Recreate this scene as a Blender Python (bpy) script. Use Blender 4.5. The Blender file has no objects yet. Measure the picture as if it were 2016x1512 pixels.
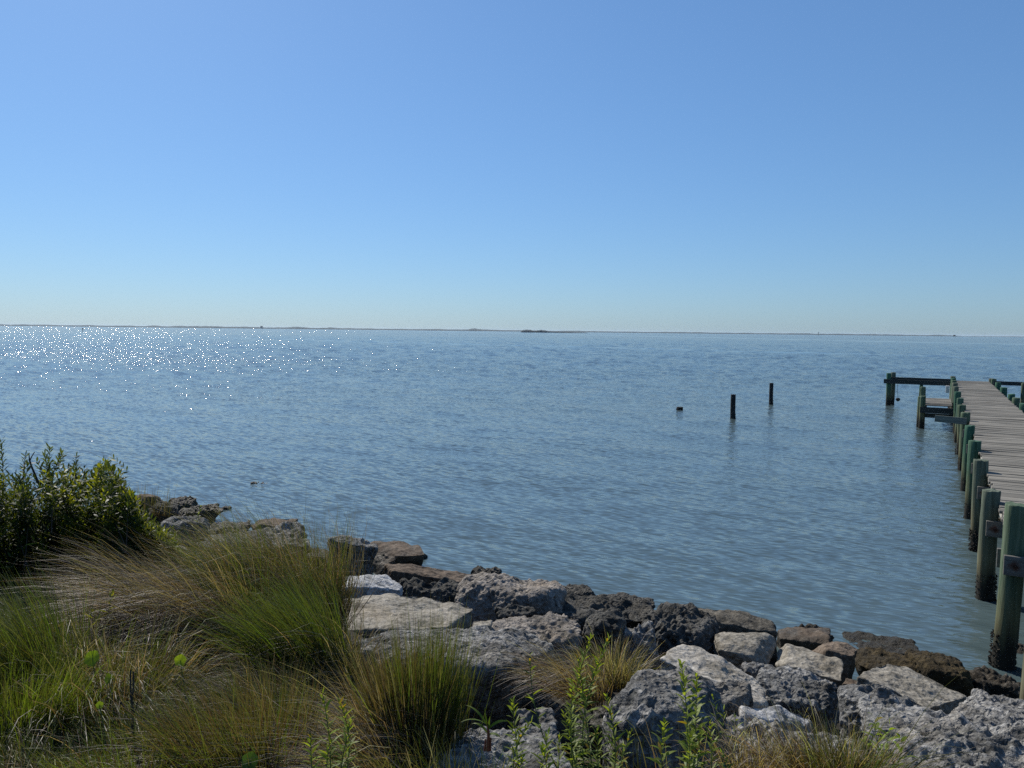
import bpy, bmesh, math, random
import numpy as np
from mathutils import Matrix, Vector

# ------------------------------------------------------------------ camera, sky, sun, exposure
scene = bpy.context.scene
col = scene.collection
EYE = 3.5                     # eye height above the water, m
FOC = 1515.0                  # focal length in photo pixels (2016 wide)
ROLL = math.radians(0.639)
PITCH = math.radians(3.955)
FWD = np.array([0, math.cos(PITCH), -math.sin(PITCH)])
UP0 = np.array([0, math.sin(PITCH), math.cos(PITCH)])
RT0 = np.array([1.0, 0, 0])
RT = RT0 * math.cos(ROLL) + UP0 * math.sin(ROLL)
UP = UP0 * math.cos(ROLL) - RT0 * math.sin(ROLL)
CAM = np.array([0, 0, EYE])
cam_data = bpy.data.cameras.new('camera')
cam_data.sensor_width = 36.0
cam_data.lens = 36.0 * FOC / 2016.0
cam_data.clip_start = 0.1
cam_data.clip_end = 30000.0
cam = bpy.data.objects.new('camera', cam_data)
col.objects.link(cam)
m = Matrix.Identity(4)
for i in range(3):
    m[i][0], m[i][1], m[i][2], m[i][3] = RT[i], UP[i], -FWD[i], CAM[i]
cam.matrix_world = m
scene.camera = cam

SUN_AZ = math.radians(-32.0)      # left of the view axis (+Y)
SUN_EL = math.radians(42.0)
world = bpy.data.worlds.new('World')
scene.world = world
world.use_nodes = True
wn = world.node_tree
wn.nodes.clear()
sky = wn.nodes.new('ShaderNodeTexSky')
sky.sky_type = 'NISHITA'
sky.sun_disc = False
sky.sun_elevation = SUN_EL
sky.sun_rotation = SUN_AZ
sky.altitude = 0.0
sky.air_density = 1.08
sky.dust_density = 0.35
sky.ozone_density = 10.0
bg = wn.nodes.new('ShaderNodeBackground')
bg.inputs['Strength'].default_value = 0.138
wo = wn.nodes.new('ShaderNodeOutputWorld')
wb = wn.nodes.new('ShaderNodeMix'); wb.data_type = 'RGBA'; wb.blend_type = 'MULTIPLY'   # the camera's cool white balance
wb.inputs[0].default_value = 1.0; wb.inputs[7].default_value = (0.775, 1.0, 1.21, 1)
gm = wn.nodes.new('ShaderNodeGamma'); gm.inputs[1].default_value = 0.70
wn.links.new(sky.outputs[0], gm.inputs[0])
wn.links.new(gm.outputs[0], wb.inputs[6])
wn.links.new(wb.outputs[2], bg.inputs['Color'])
wn.links.new(bg.outputs[0], wo.inputs['Surface'])

sd = bpy.data.lights.new('sun', 'SUN')
sd.energy = 5.0
sd.angle = math.radians(0.53)
sd.color = (1.0, 0.95, 0.86)
sun = bpy.data.objects.new('sun', sd)
col.objects.link(sun)
sdir = Vector((math.sin(SUN_AZ) * math.cos(SUN_EL), math.cos(SUN_AZ) * math.cos(SUN_EL), math.sin(SUN_EL)))
sun.rotation_euler = sdir.to_track_quat('Z', 'Y').to_euler()

scene.view_settings.view_transform = 'Standard'
scene.view_settings.look = 'None'
scene.view_settings.exposure = 0.16
scene.view_settings.gamma = 1.0
scene.view_settings.use_curve_mapping = False
scene.cycles.max_bounces = 6
scene.cycles.use_denoising = False
scene.cycles.caustics_reflective = False
scene.cycles.caustics_refractive = False
scene.cycles.sample_clamp_indirect = 4.0

# ------------------------------------------------------------------ helpers
def ray(px, py):
    return FWD + RT * ((px - 1008) / FOC) + UP * ((756 - py) / FOC)

def at(px, py, z):
    d = ray(px, py)
    return CAM + d * ((z - EYE) / d[2])

def at_depth(px, py, dep):
    d = ray(px, py)
    return CAM + d * (dep / d[1])

def proj(P):
    Q = P - CAM
    w = Q @ FWD
    return 1008 + FOC * (Q @ RT) / w, 756 - FOC * (Q @ UP) / w

def shore(x, y):                         # metres inland of the waterline
    return (x - 4.51) * (-0.564) + (y - 7.38) * (-0.826)

SX = np.array([-400, -60, -8, -2, 0, 1.5, 3, 5.5, 7.6, 12, 60])
SZ = np.array([-6, -3.5, -1.4, -0.75, -0.4, 0.2, 0.80, 1.50, 1.82, 1.95, 2.4])
def ground(x, y):
    # the bank falls back to the water sooner behind the shrub on the left
    bay = np.maximum(0, -np.asarray(x) - 3.0) * 0.45 * np.clip((np.asarray(y) - 6.2) / 3.0, 0, 1)
    return np.interp(shore(x, y) - bay, SX, SZ)

def on_ground(px, py, off=0.0):
    d = ray(px, py)
    lo, hi = 1.0, 60.0
    for _ in range(50):
        mid = 0.5 * (lo + hi)
        P = CAM + d * mid
        if P[2] > ground(P[0], P[1]) + off: lo = mid
        else: hi = mid
    return CAM + d * lo

def mk_mesh(name, V, F, smooth=True):
    V = np.asarray(V, np.float32); F = np.asarray(F, np.int32)
    me = bpy.data.meshes.new(name)
    k = F.shape[1]
    me.vertices.add(len(V)); me.vertices.foreach_set('co', V.ravel())
    me.loops.add(F.size); me.loops.foreach_set('vertex_index', F.ravel())
    me.polygons.add(len(F))
    me.polygons.foreach_set('loop_start', np.arange(0, F.size, k, dtype=np.int32))
    me.polygons.foreach_set('loop_total', np.full(len(F), k, np.int32))
    me.polygons.foreach_set('use_smooth', np.full(len(F), smooth, bool))
    me.update(calc_edges=True)
    return me

def link(name, me, mat=None, parent=None, loc=None):
    o = bpy.data.objects.new(name, me)
    col.objects.link(o)
    if mat is not None and not me.materials: me.materials.append(mat)
    if parent is not None: o.parent = parent
    if loc is not None: o.location = loc
    return o

def tag(o, label=None, cat=None, group=None, kind=None):
    if label: o['label'] = label
    if cat: o['category'] = cat
    if group: o['group'] = group
    if kind: o['kind'] = kind
    return o

def empty(name, loc):
    o = bpy.data.objects.new(name, None)
    o.empty_display_size = 0.1
    col.objects.link(o)
    o.location = loc
    return o

# --- numpy noise
def _hash(ix, iy, iz, s):
    h = (ix.astype(np.int64) * 374761393 + iy.astype(np.int64) * 668265263 + iz.astype(np.int64) * 2147483647 + s * 1274126177) & 0xffffffff
    h = ((h ^ (h >> 13)) * 1274126177) & 0xffffffff
    return ((h ^ (h >> 16)) & 0xffff) / 65535.0

def vnoise(P, s=0):                      # smooth value noise, about -1..1
    i = np.floor(P).astype(np.int64); f = P - i
    f = f * f * f * (f * (f * 6 - 15) + 10)
    r = 0
    for dx in (0, 1):
        wx = f[:, 0] if dx else 1 - f[:, 0]
        for dy in (0, 1):
            wy = f[:, 1] if dy else 1 - f[:, 1]
            for dz in (0, 1):
                wz = f[:, 2] if dz else 1 - f[:, 2]
                r = r + wx * wy * wz * _hash(i[:, 0] + dx, i[:, 1] + dy, i[:, 2] + dz, s)
    return r * 2 - 1

ROT = np.array([[0.36, 0.48, -0.8], [-0.8, 0.6, 0.0], [0.48, 0.64, 0.6]])
def fbm(P, s=0, o=3, g=0.5):
    r = 0; a = 1.0; Q = P
    for k in range(o):
        r = r + a * vnoise(Q, s + k); a *= g; Q = (Q @ ROT.T) * 2.03 + 7.1
    return r

def worley(P, s=0):
    i = np.floor(P).astype(np.int64); f = P - i
    best = np.full(len(P), 9.0)
    for dx in (-1, 0, 1):
        for dy in (-1, 0, 1):
            for dz in (-1, 0, 1):
                cx, cy, cz = i[:, 0] + dx, i[:, 1] + dy, i[:, 2] + dz
                d = (dx + _hash(cx, cy, cz, s) - f[:, 0]) ** 2 + (dy + _hash(cx, cy, cz, s + 7) - f[:, 1]) ** 2 + (dz + _hash(cx, cy, cz, s + 13) - f[:, 2]) ** 2
                best = np.minimum(best, d)
    return np.sqrt(best)

# --- node helpers
def new_mat(name):
    mt = bpy.data.materials.new(name); mt.use_nodes = True
    nt = mt.node_tree; nt.nodes.clear()
    out = nt.nodes.new('ShaderNodeOutputMaterial')
    return mt, nt, out

def N(nt, typ, **kw):
    n = nt.nodes.new(typ)
    for k, v in kw.items():
        if k.startswith('_'): setattr(n, k[1:], v)
        else: n.inputs[k.replace('__', ' ')].default_value = v
    return n

def ramp(nt, fac, stops):
    r = nt.nodes.new('ShaderNodeValToRGB')
    e = r.color_ramp.elements
    while len(e) < len(stops): e.new(0.5)
    for k, (p, c) in enumerate(stops):
        e[k].position = p; e[k].color = (c[0], c[1], c[2], 1) if hasattr(c, '__len__') else (c, c, c, 1)
    nt.links.new(fac, r.inputs[0])
    return r.outputs[0]

def mixc(nt, fac, a, b, mode='MIX'):
    n = nt.nodes.new('ShaderNodeMix'); n.data_type = 'RGBA'; n.blend_type = mode
    for s, v in ((n.inputs[0], fac), (n.inputs[6], a), (n.inputs[7], b)):
        if hasattr(v, 'is_linked') or hasattr(v, 'links'): nt.links.new(v, s)
        elif hasattr(v, '__len__'): s.default_value = (v[0], v[1], v[2], 1)
        else: s.default_value = v
    return n.outputs[2]

def math_n(nt, op, a, b=None, c=None):
    n = nt.nodes.new('ShaderNodeMath'); n.operation = op
    for k, v in enumerate((a, b, c)):
        if v is None: continue
        if hasattr(v, 'links'): nt.links.new(v, n.inputs[k])
        else: n.inputs[k].default_value = v
    return n.outputs[0]

def noise(nt, vec, scale, detail=4, rough=0.55, lac=2.0, dist=0.0):
    n = N(nt, 'ShaderNodeTexNoise', Scale=scale, Detail=detail, Roughness=rough, Lacunarity=lac, Distortion=dist)
    if vec is not None: nt.links.new(vec, n.inputs['Vector'])
    return n.outputs['Fac']

# ------------------------------------------------------------------ materials
def rock_mat(name, c_dark, c_mid, c_light, bump=0.6, wet_z=0.32, wet_c=(0.035, 0.027, 0.016), rough=0.92, grain=70, wetamt=0.9, pits=0.0):
    mt, nt, out = new_mat(name)
    geo = N(nt, 'ShaderNodeNewGeometry'); pos = geo.outputs['Position']
    n1 = noise(nt, pos, 3.2, 5, 0.6)
    n2 = noise(nt, pos, 26, 5, 0.65)
    n3 = noise(nt, pos, grain, 3, 0.6)
    f = math_n(nt, 'ADD', math_n(nt, 'MULTIPLY', n1, 0.45), math_n(nt, 'MULTIPLY', n2, 0.55))
    c = ramp(nt, f, [(0.34, c_dark), (0.5, c_mid), (0.64, c_light)])
    g = ramp(nt, n3, [(0.35, 0.72), (0.65, 1.18)])
    c = mixc(nt, 1.0, c, g, 'MULTIPLY')
    # a few warm stains
    st = ramp(nt, noise(nt, pos, 1.7, 3, 0.5), [(0.52, 0.0), (0.7, 0.35)])
    c = mixc(nt, st, c, (c_mid[0] * 0.95, c_mid[1] * 0.80, c_mid[2] * 0.60))
    li = ramp(nt, noise(nt, pos, 7.5, 6, 0.7, dist=0.4), [(0.50, 0.0), (0.62, 0.75)])
    c = mixc(nt, li, c, (c_dark[0] * 0.55, c_dark[1] * 0.55, c_dark[2] * 0.52))
    # algae and tide staining close to the water line
    sep = N(nt, 'ShaderNodeSeparateXYZ'); nt.links.new(pos, sep.inputs[0])
    zz = math_n(nt, 'ADD', sep.outputs[2], math_n(nt, 'MULTIPLY', math_n(nt, 'SUBTRACT', noise(nt, pos, 5, 4, 0.6), 0.5), 0.5))
    wet = ramp(nt, math_n(nt, 'DIVIDE', zz, 1.0), [(wet_z * 0.6, wetamt), (wet_z * 1.25, 0.0)])
    c = mixc(nt, wet, c, wet_c)
    b = N(nt, 'ShaderNodeBsdfPrincipled', Roughness=rough)
    b.inputs['Specular IOR Level'].default_value = 0.25
    nt.links.new(c, b.inputs['Base Color'])
    nt.links.new(math_n(nt, 'SUBTRACT', rough, math_n(nt, 'MULTIPLY', wet, 0.4)), b.inputs['Roughness'])
    hgt = math_n(nt, 'ADD', math_n(nt, 'MULTIPLY', n2, 1.0), math_n(nt, 'MULTIPLY', n3, 0.5))
    if pits:
        wv = N(nt, 'ShaderNodeVectorMath', _operation='ADD')
        nn = N(nt, 'ShaderNodeTexNoise', Scale=14, Detail=3); nt.links.new(pos, nn.inputs['Vector'])
        sc_ = N(nt, 'ShaderNodeVectorMath', _operation='SCALE'); sc_.inputs['Scale'].default_value = 0.07
        nt.links.new(nn.outputs['Color'], sc_.inputs[0]); nt.links.new(pos, wv.inputs[0]); nt.links.new(sc_.outputs[0], wv.inputs[1])
        vo = N(nt, 'ShaderNodeTexVoronoi', Scale=24); nt.links.new(wv.outputs[0], vo.inputs['Vector'])
        hgt = math_n(nt, 'ADD', hgt, math_n(nt, 'MULTIPLY', math_n(nt, 'MINIMUM', vo.outputs['Distance'], 0.5), 2.2 * pits))
    bp = N(nt, 'ShaderNodeBump', Strength=bump, Distance=0.03)
    nt.links.new(hgt, bp.inputs['Height']); nt.links.new(bp.outputs[0], b.inputs['Normal'])
    nt.links.new(b.outputs[0], out.inputs['Surface'])
    return mt

M = {}
M['coquina'] = rock_mat('coquina', (0.045, 0.045, 0.043), (0.165, 0.161, 0.152), (0.37, 0.36, 0.345), 0.9, pits=0.8)
M['coquina_pale'] = rock_mat('coquina_pale', (0.065, 0.063, 0.059), (0.21, 0.203, 0.19), (0.40, 0.387, 0.365), 0.9, pits=0.9)
M['coquina_pink'] = rock_mat('coquina_pink', (0.10, 0.088, 0.075), (0.225, 0.198, 0.17), (0.36, 0.32, 0.28), 0.8, pits=0.6)
M['coquina_dark'] = rock_mat('coquina_dark', (0.026, 0.026, 0.023), (0.075, 0.071, 0.062), (0.17, 0.16, 0.142), 1.0, wet_z=0.4, pits=0.8)
M['tan'] = rock_mat('tan_stone', (0.12, 0.105, 0.08), (0.25, 0.225, 0.182), (0.37, 0.338, 0.285), 0.5, grain=40, pits=0.3)
M['cream'] = rock_mat('cream_stone', (0.18, 0.16, 0.128), (0.35, 0.318, 0.268), (0.50, 0.462, 0.40), 0.5, grain=40, pits=0.3)
M['white'] = rock_mat('white_limestone', (0.22, 0.218, 0.212), (0.40, 0.392, 0.38), (0.50, 0.49, 0.475), 0.6, grain=30, pits=0.3)
M['brown'] = rock_mat('brown_stone', (0.061, 0.043, 0.030), (0.122, 0.090, 0.063), (0.194, 0.151, 0.112), 0.5, wet_z=0.25, grain=45)
M['dark_block'] = rock_mat('dark_block_stone', (0.03, 0.026, 0.02), (0.10, 0.088, 0.068), (0.22, 0.195, 0.155), 0.7, wet_z=0.42, wet_c=(0.014, 0.012, 0.009), grain=60)
M['mossy'] = rock_mat('weedy_stone', (0.018, 0.014, 0.008), (0.05, 0.036, 0.016), (0.10, 0.072, 0.03), 1.0, wet_z=0.2, wet_c=(0.02, 0.016, 0.009), grain=90)
M['oyster'] = rock_mat('oyster_crust', (0.018, 0.016, 0.013), (0.055, 0.046, 0.034), (0.24, 0.215, 0.18), 1.0, wet_z=0.12, wet_c=(0.02, 0.016, 0.01), grain=120)

def veg_mat(name, rough=0.5, trans=0.45, spec=0.3):
    mt, nt, out = new_mat(name)
    at_ = N(nt, 'ShaderNodeAttribute', _attribute_name='Col')
    b = N(nt, 'ShaderNodeBsdfPrincipled', Roughness=rough)
    b.inputs['Specular IOR Level'].default_value = spec
    nt.links.new(at_.outputs['Color'], b.inputs['Base Color'])
    t = N(nt, 'ShaderNodeBsdfTranslucent')
    tc = mixc(nt, 1.0, at_.outputs['Color'], (1.5, 1.45, 0.55), 'MULTIPLY')
    nt.links.new(tc, t.inputs['Color'])
    mx = N(nt, 'ShaderNodeMixShader', Fac=trans)
    nt.links.new(b.outputs[0], mx.inputs[1]); nt.links.new(t.outputs[0], mx.inputs[2])
    nt.links.new(mx.outputs[0], out.inputs['Surface'])
    return mt
M['grass'] = veg_mat('grass_blades', 0.45, 0.42, 0.3)
M['leaf'] = veg_mat('leaf', 0.5, 0.45, 0.22)

def simple_mat(name, c0, c1, scale=8, rough=0.85, stretch=(1, 1, 1), bump=0.3, coord='Object', detail=5):
    mt, nt, out = new_mat(name)
    tc = N(nt, 'ShaderNodeTexCoord')
    mp = N(nt, 'ShaderNodeMapping', Scale=stretch)
    oi = N(nt, 'ShaderNodeObjectInfo')
    ofs = N(nt, 'ShaderNodeVectorMath', _operation='MULTIPLY')
    nt.links.new(tc.outputs[coord], mp.inputs[0])
    add = N(nt, 'ShaderNodeVectorMath', _operation='ADD')
    cmb = N(nt, 'ShaderNodeCombineXYZ')
    r = math_n(nt, 'MULTIPLY', oi.outputs['Random'], 37.0)
    for k in range(3): nt.links.new(r, cmb.inputs[k])
    nt.links.new(mp.outputs[0], add.inputs[0]); nt.links.new(cmb.outputs[0], add.inputs[1])
    n = noise(nt, add.outputs[0], scale, detail, 0.6)
    c = ramp(nt, n, [(0.3, c0), (0.7, c1)])
    b = N(nt, 'ShaderNodeBsdfPrincipled', Roughness=rough)
    b.inputs['Specular IOR Level'].default_value = 0.3
    nt.links.new(c, b.inputs['Base Color'])
    bp = N(nt, 'ShaderNodeBump', Strength=bump, Distance=0.01)
    nt.links.new(n, bp.inputs['Height']); nt.links.new(bp.outputs[0], b.inputs['Normal'])
    nt.links.new(b.outputs[0], out.inputs['Surface'])
    return mt

M['soil'] = simple_mat('dark_soil', (0.014, 0.011, 0.008), (0.04, 0.032, 0.021), 6, 0.95, bump=0.8)
M['twig'] = simple_mat('twig_bark', (0.035, 0.026, 0.02), (0.08, 0.06, 0.045), 20)
M['stem'] = simple_mat('green_stem', (0.07, 0.10, 0.025), (0.13, 0.16, 0.05), 20)
M['red_stem'] = simple_mat('red_stem', (0.16, 0.04, 0.02), (0.28, 0.09, 0.04), 20)
M['far_land'] = simple_mat('far_woods', (0.030, 0.045, 0.050), (0.050, 0.068, 0.070), 0.02, 1.0, bump=0)
M['island'] = simple_mat('island_scrub', (0.026, 0.036, 0.042), (0.042, 0.054, 0.056), 0.05, 1.0, bump=0)
M['rope'] = simple_mat('rope', (0.04, 0.038, 0.035), (0.08, 0.075, 0.07), 40)
M['pale_plastic'] = simple_mat('pale_plastic', (0.55, 0.54, 0.5), (0.7, 0.69, 0.66), 10, 0.5)
M['dark_post'] = simple_mat('tarred_wood', (0.010, 0.011, 0.012), (0.030, 0.030, 0.030), 6, 0.85, (6, 6, 0.6))
M['grey_house'] = simple_mat('weathered_siding', (0.05, 0.06, 0.065), (0.08, 0.09, 0.095), 2)
M['dark_roof'] = simple_mat('dark_roof', (0.04, 0.045, 0.05), (0.06, 0.065, 0.07), 2)
M['bolt'] = simple_mat('rusty_iron', (0.02, 0.01, 0.008), (0.06, 0.022, 0.012), 60)

def plank_mat():
    mt, nt, out = new_mat('weathered_plank')
    tc = N(nt, 'ShaderNodeTexCoord'); oi = N(nt, 'ShaderNodeObjectInfo')
    cmb = N(nt, 'ShaderNodeCombineXYZ')
    nt.links.new(math_n(nt, 'MULTIPLY', oi.outputs['Random'], 91.0), cmb.inputs[0])
    nt.links.new(math_n(nt, 'MULTIPLY', oi.outputs['Random'], 57.0), cmb.inputs[1])
    add = N(nt, 'ShaderNodeVectorMath', _operation='ADD')
    nt.links.new(tc.outputs['Object'], add.inputs[0]); nt.links.new(cmb.outputs[0], add.inputs[1])
    mp = N(nt, 'ShaderNodeMapping', Scale=(1.2, 34, 34)); nt.links.new(add.outputs[0], mp.inputs[0])
    mp2 = N(nt, 'ShaderNodeMapping', Scale=(1.6, 5, 5)); nt.links.new(add.outputs[0], mp2.inputs[0])
    g = noise(nt, mp.outputs[0], 1.6, 5, 0.65)
    p = noise(nt, mp2.outputs[0], 1.2, 4, 0.55)
    c = ramp(nt, g, [(0.28, (0.085, 0.076, 0.062)), (0.5, (0.215, 0.198, 0.165)), (0.72, (0.315, 0.295, 0.252))])
    c = mixc(nt, ramp(nt, p, [(0.45, 0.0), (0.75, 0.55)]), c, (0.15, 0.135, 0.11))
    v = N(nt, 'ShaderNodeMapRange'); v.inputs['To Min'].default_value = 0.62; v.inputs['To Max'].default_value = 1.12
    nt.links.new(oi.outputs['Random'], v.inputs['Value'])
    cc = N(nt, 'ShaderNodeCombineColor')
    for k in range(3): nt.links.new(v.outputs[0], cc.inputs[k])
    c = mixc(nt, 1.0, c, cc.outputs[0], 'MULTIPLY')
    b = N(nt, 'ShaderNodeBsdfPrincipled', Roughness=0.85)
    b.inputs['Specular IOR Level'].default_value = 0.2
    nt.links.new(c, b.inputs['Base Color'])
    bp = N(nt, 'ShaderNodeBump', Strength=0.5, Distance=0.004)
    nt.links.new(g, bp.inputs['Height']); nt.links.new(bp.outputs[0], b.inputs['Normal'])
    nt.links.new(b.outputs[0], out.inputs['Surface'])
    return mt
M['plank'] = plank_mat()

def timber_mat(name, base, dark, rust=False):
    """board whose local X runs along the grain; optional rust stain round the bolt at the local origin"""
    mt, nt, out = new_mat(name)
    tc = N(nt, 'ShaderNodeTexCoord'); oi = N(nt, 'ShaderNodeObjectInfo')
    mp = N(nt, 'ShaderNodeMapping', Scale=(1.0, 18, 18)); nt.links.new(tc.outputs['Object'], mp.inputs[0])
    add = N(nt, 'ShaderNodeVectorMath', _operation='ADD')
    cmb = N(nt, 'ShaderNodeCombineXYZ'); nt.links.new(math_n(nt, 'MULTIPLY', oi.outputs['Random'], 50), cmb.inputs[0])
    nt.links.new(mp.outputs[0], add.inputs[0]); nt.links.new(cmb.outputs[0], add.inputs[1])
    g = noise(nt, add.outputs[0], 1.5, 5, 0.6)
    c = ramp(nt, g, [(0.3, dark), (0.7, base)])
    if rust:
        sp = N(nt, 'ShaderNodeMapping', Scale=(10, 10, 13)); nt.links.new(tc.outputs['Object'], sp.inputs[0])
        ln = N(nt, 'ShaderNodeVectorMath', _operation='LENGTH'); nt.links.new(sp.outputs[0], ln.inputs[0])
        d = math_n(nt, 'ADD', ln.outputs['Value'], math_n(nt, 'MULTIPLY', math_n(nt, 'SUBTRACT', noise(nt, tc.outputs['Object'], 22, 3, 0.6), 0.5), 1.1))
        c = mixc(nt, ramp(nt, d, [(0.25, 1.0), (0.75, 0.0)]), c, (0.085, 0.026, 0.013))
    b = N(nt, 'ShaderNodeBsdfPrincipled', Roughness=0.88)
    b.inputs['Specular IOR Level'].default_value = 0.2
    nt.links.new(c, b.inputs['Base Color'])
    bp = N(nt, 'ShaderNodeBump', Strength=0.4, Distance=0.004)
    nt.links.new(g, bp.inputs['Height']); nt.links.new(bp.outputs[0], b.inputs['Normal'])
    nt.links.new(b.outputs[0], out.inputs['Surface'])
    return mt
M['cap'] = timber_mat('cap_timber', (0.19, 0.182, 0.16), (0.095, 0.09, 0.078), True)
M['stringer'] = timber_mat('stringer_timber', (0.50, 0.47, 0.42), (0.28, 0.26, 0.225))
M['green_board'] = timber_mat('green_board', (0.17, 0.19, 0.165), (0.085, 0.10, 0.09))
M['dark_board'] = timber_mat('dark_board', (0.06, 0.065, 0.06), (0.022, 0.026, 0.026))

def pile_mat():
    mt, nt, out = new_mat('treated_piling')
    geo = N(nt, 'ShaderNodeNewGeometry'); pos = geo.outputs['Position']
    oi = N(nt, 'ShaderNodeObjectInfo')
    mp = N(nt, 'ShaderNodeMapping', Scale=(30, 30, 1.6)); nt.links.new(pos, mp.inputs[0])
    g = noise(nt, mp.outputs[0], 1.0, 5, 0.6)
    a = ramp(nt, g, [(0.3, (0.036, 0.061, 0.035)), (0.52, (0.083, 0.121, 0.073)), (0.75, (0.154, 0.185, 0.121))])
    a2 = ramp(nt, g, [(0.3, (0.018, 0.058, 0.035)), (0.52, (0.038, 0.110, 0.068)), (0.75, (0.083, 0.161, 0.104))])
    a3 = ramp(nt, g, [(0.3, (0.057, 0.061, 0.043)), (0.52, (0.114, 0.121, 0.088)), (0.75, (0.185, 0.199, 0.146))])
    c = mixc(nt, ramp(nt, oi.outputs['Random'], [(0.45, 0.0), (0.6, 1.0)]), a, a2)
    c = mixc(nt, ramp(nt, math_n(nt, 'FRACT', math_n(nt, 'MULTIPLY', oi.outputs['Random'], 7.3)), [(0.62, 0.0), (0.85, 0.8)]), c, a3)
    sep = N(nt, 'ShaderNodeSeparateXYZ'); nt.links.new(pos, sep.inputs[0])
    zz = math_n(nt, 'ADD', sep.outputs[2], math_n(nt, 'MULTIPLY', math_n(nt, 'SUBTRACT', noise(nt, mp.outputs[0], 0.6, 3, 0.6), 0.5), 0.55))
    c = mixc(nt, ramp(nt, zz, [(0.42, 0.55), (0.95, 0.0)]), c, (0.17, 0.13, 0.055))
    c = mixc(nt, ramp(nt, zz, [(0.22, 1.0), (0.55, 0.0)]), c, (0.020, 0.018, 0.013))
    b = N(nt, 'ShaderNodeBsdfPrincipled', Roughness=0.85)
    b.inputs['Specular IOR Level'].default_value = 0.25
    nt.links.new(c, b.inputs['Base Color'])
    bp = N(nt, 'ShaderNodeBump', Strength=0.7, Distance=0.012)
    nt.links.new(g, bp.inputs['Height']); nt.links.new(bp.outputs[0], b.inputs['Normal'])
    nt.links.new(b.outputs[0], out.inputs['Surface'])
    return mt
M['pile'] = pile_mat()

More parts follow.
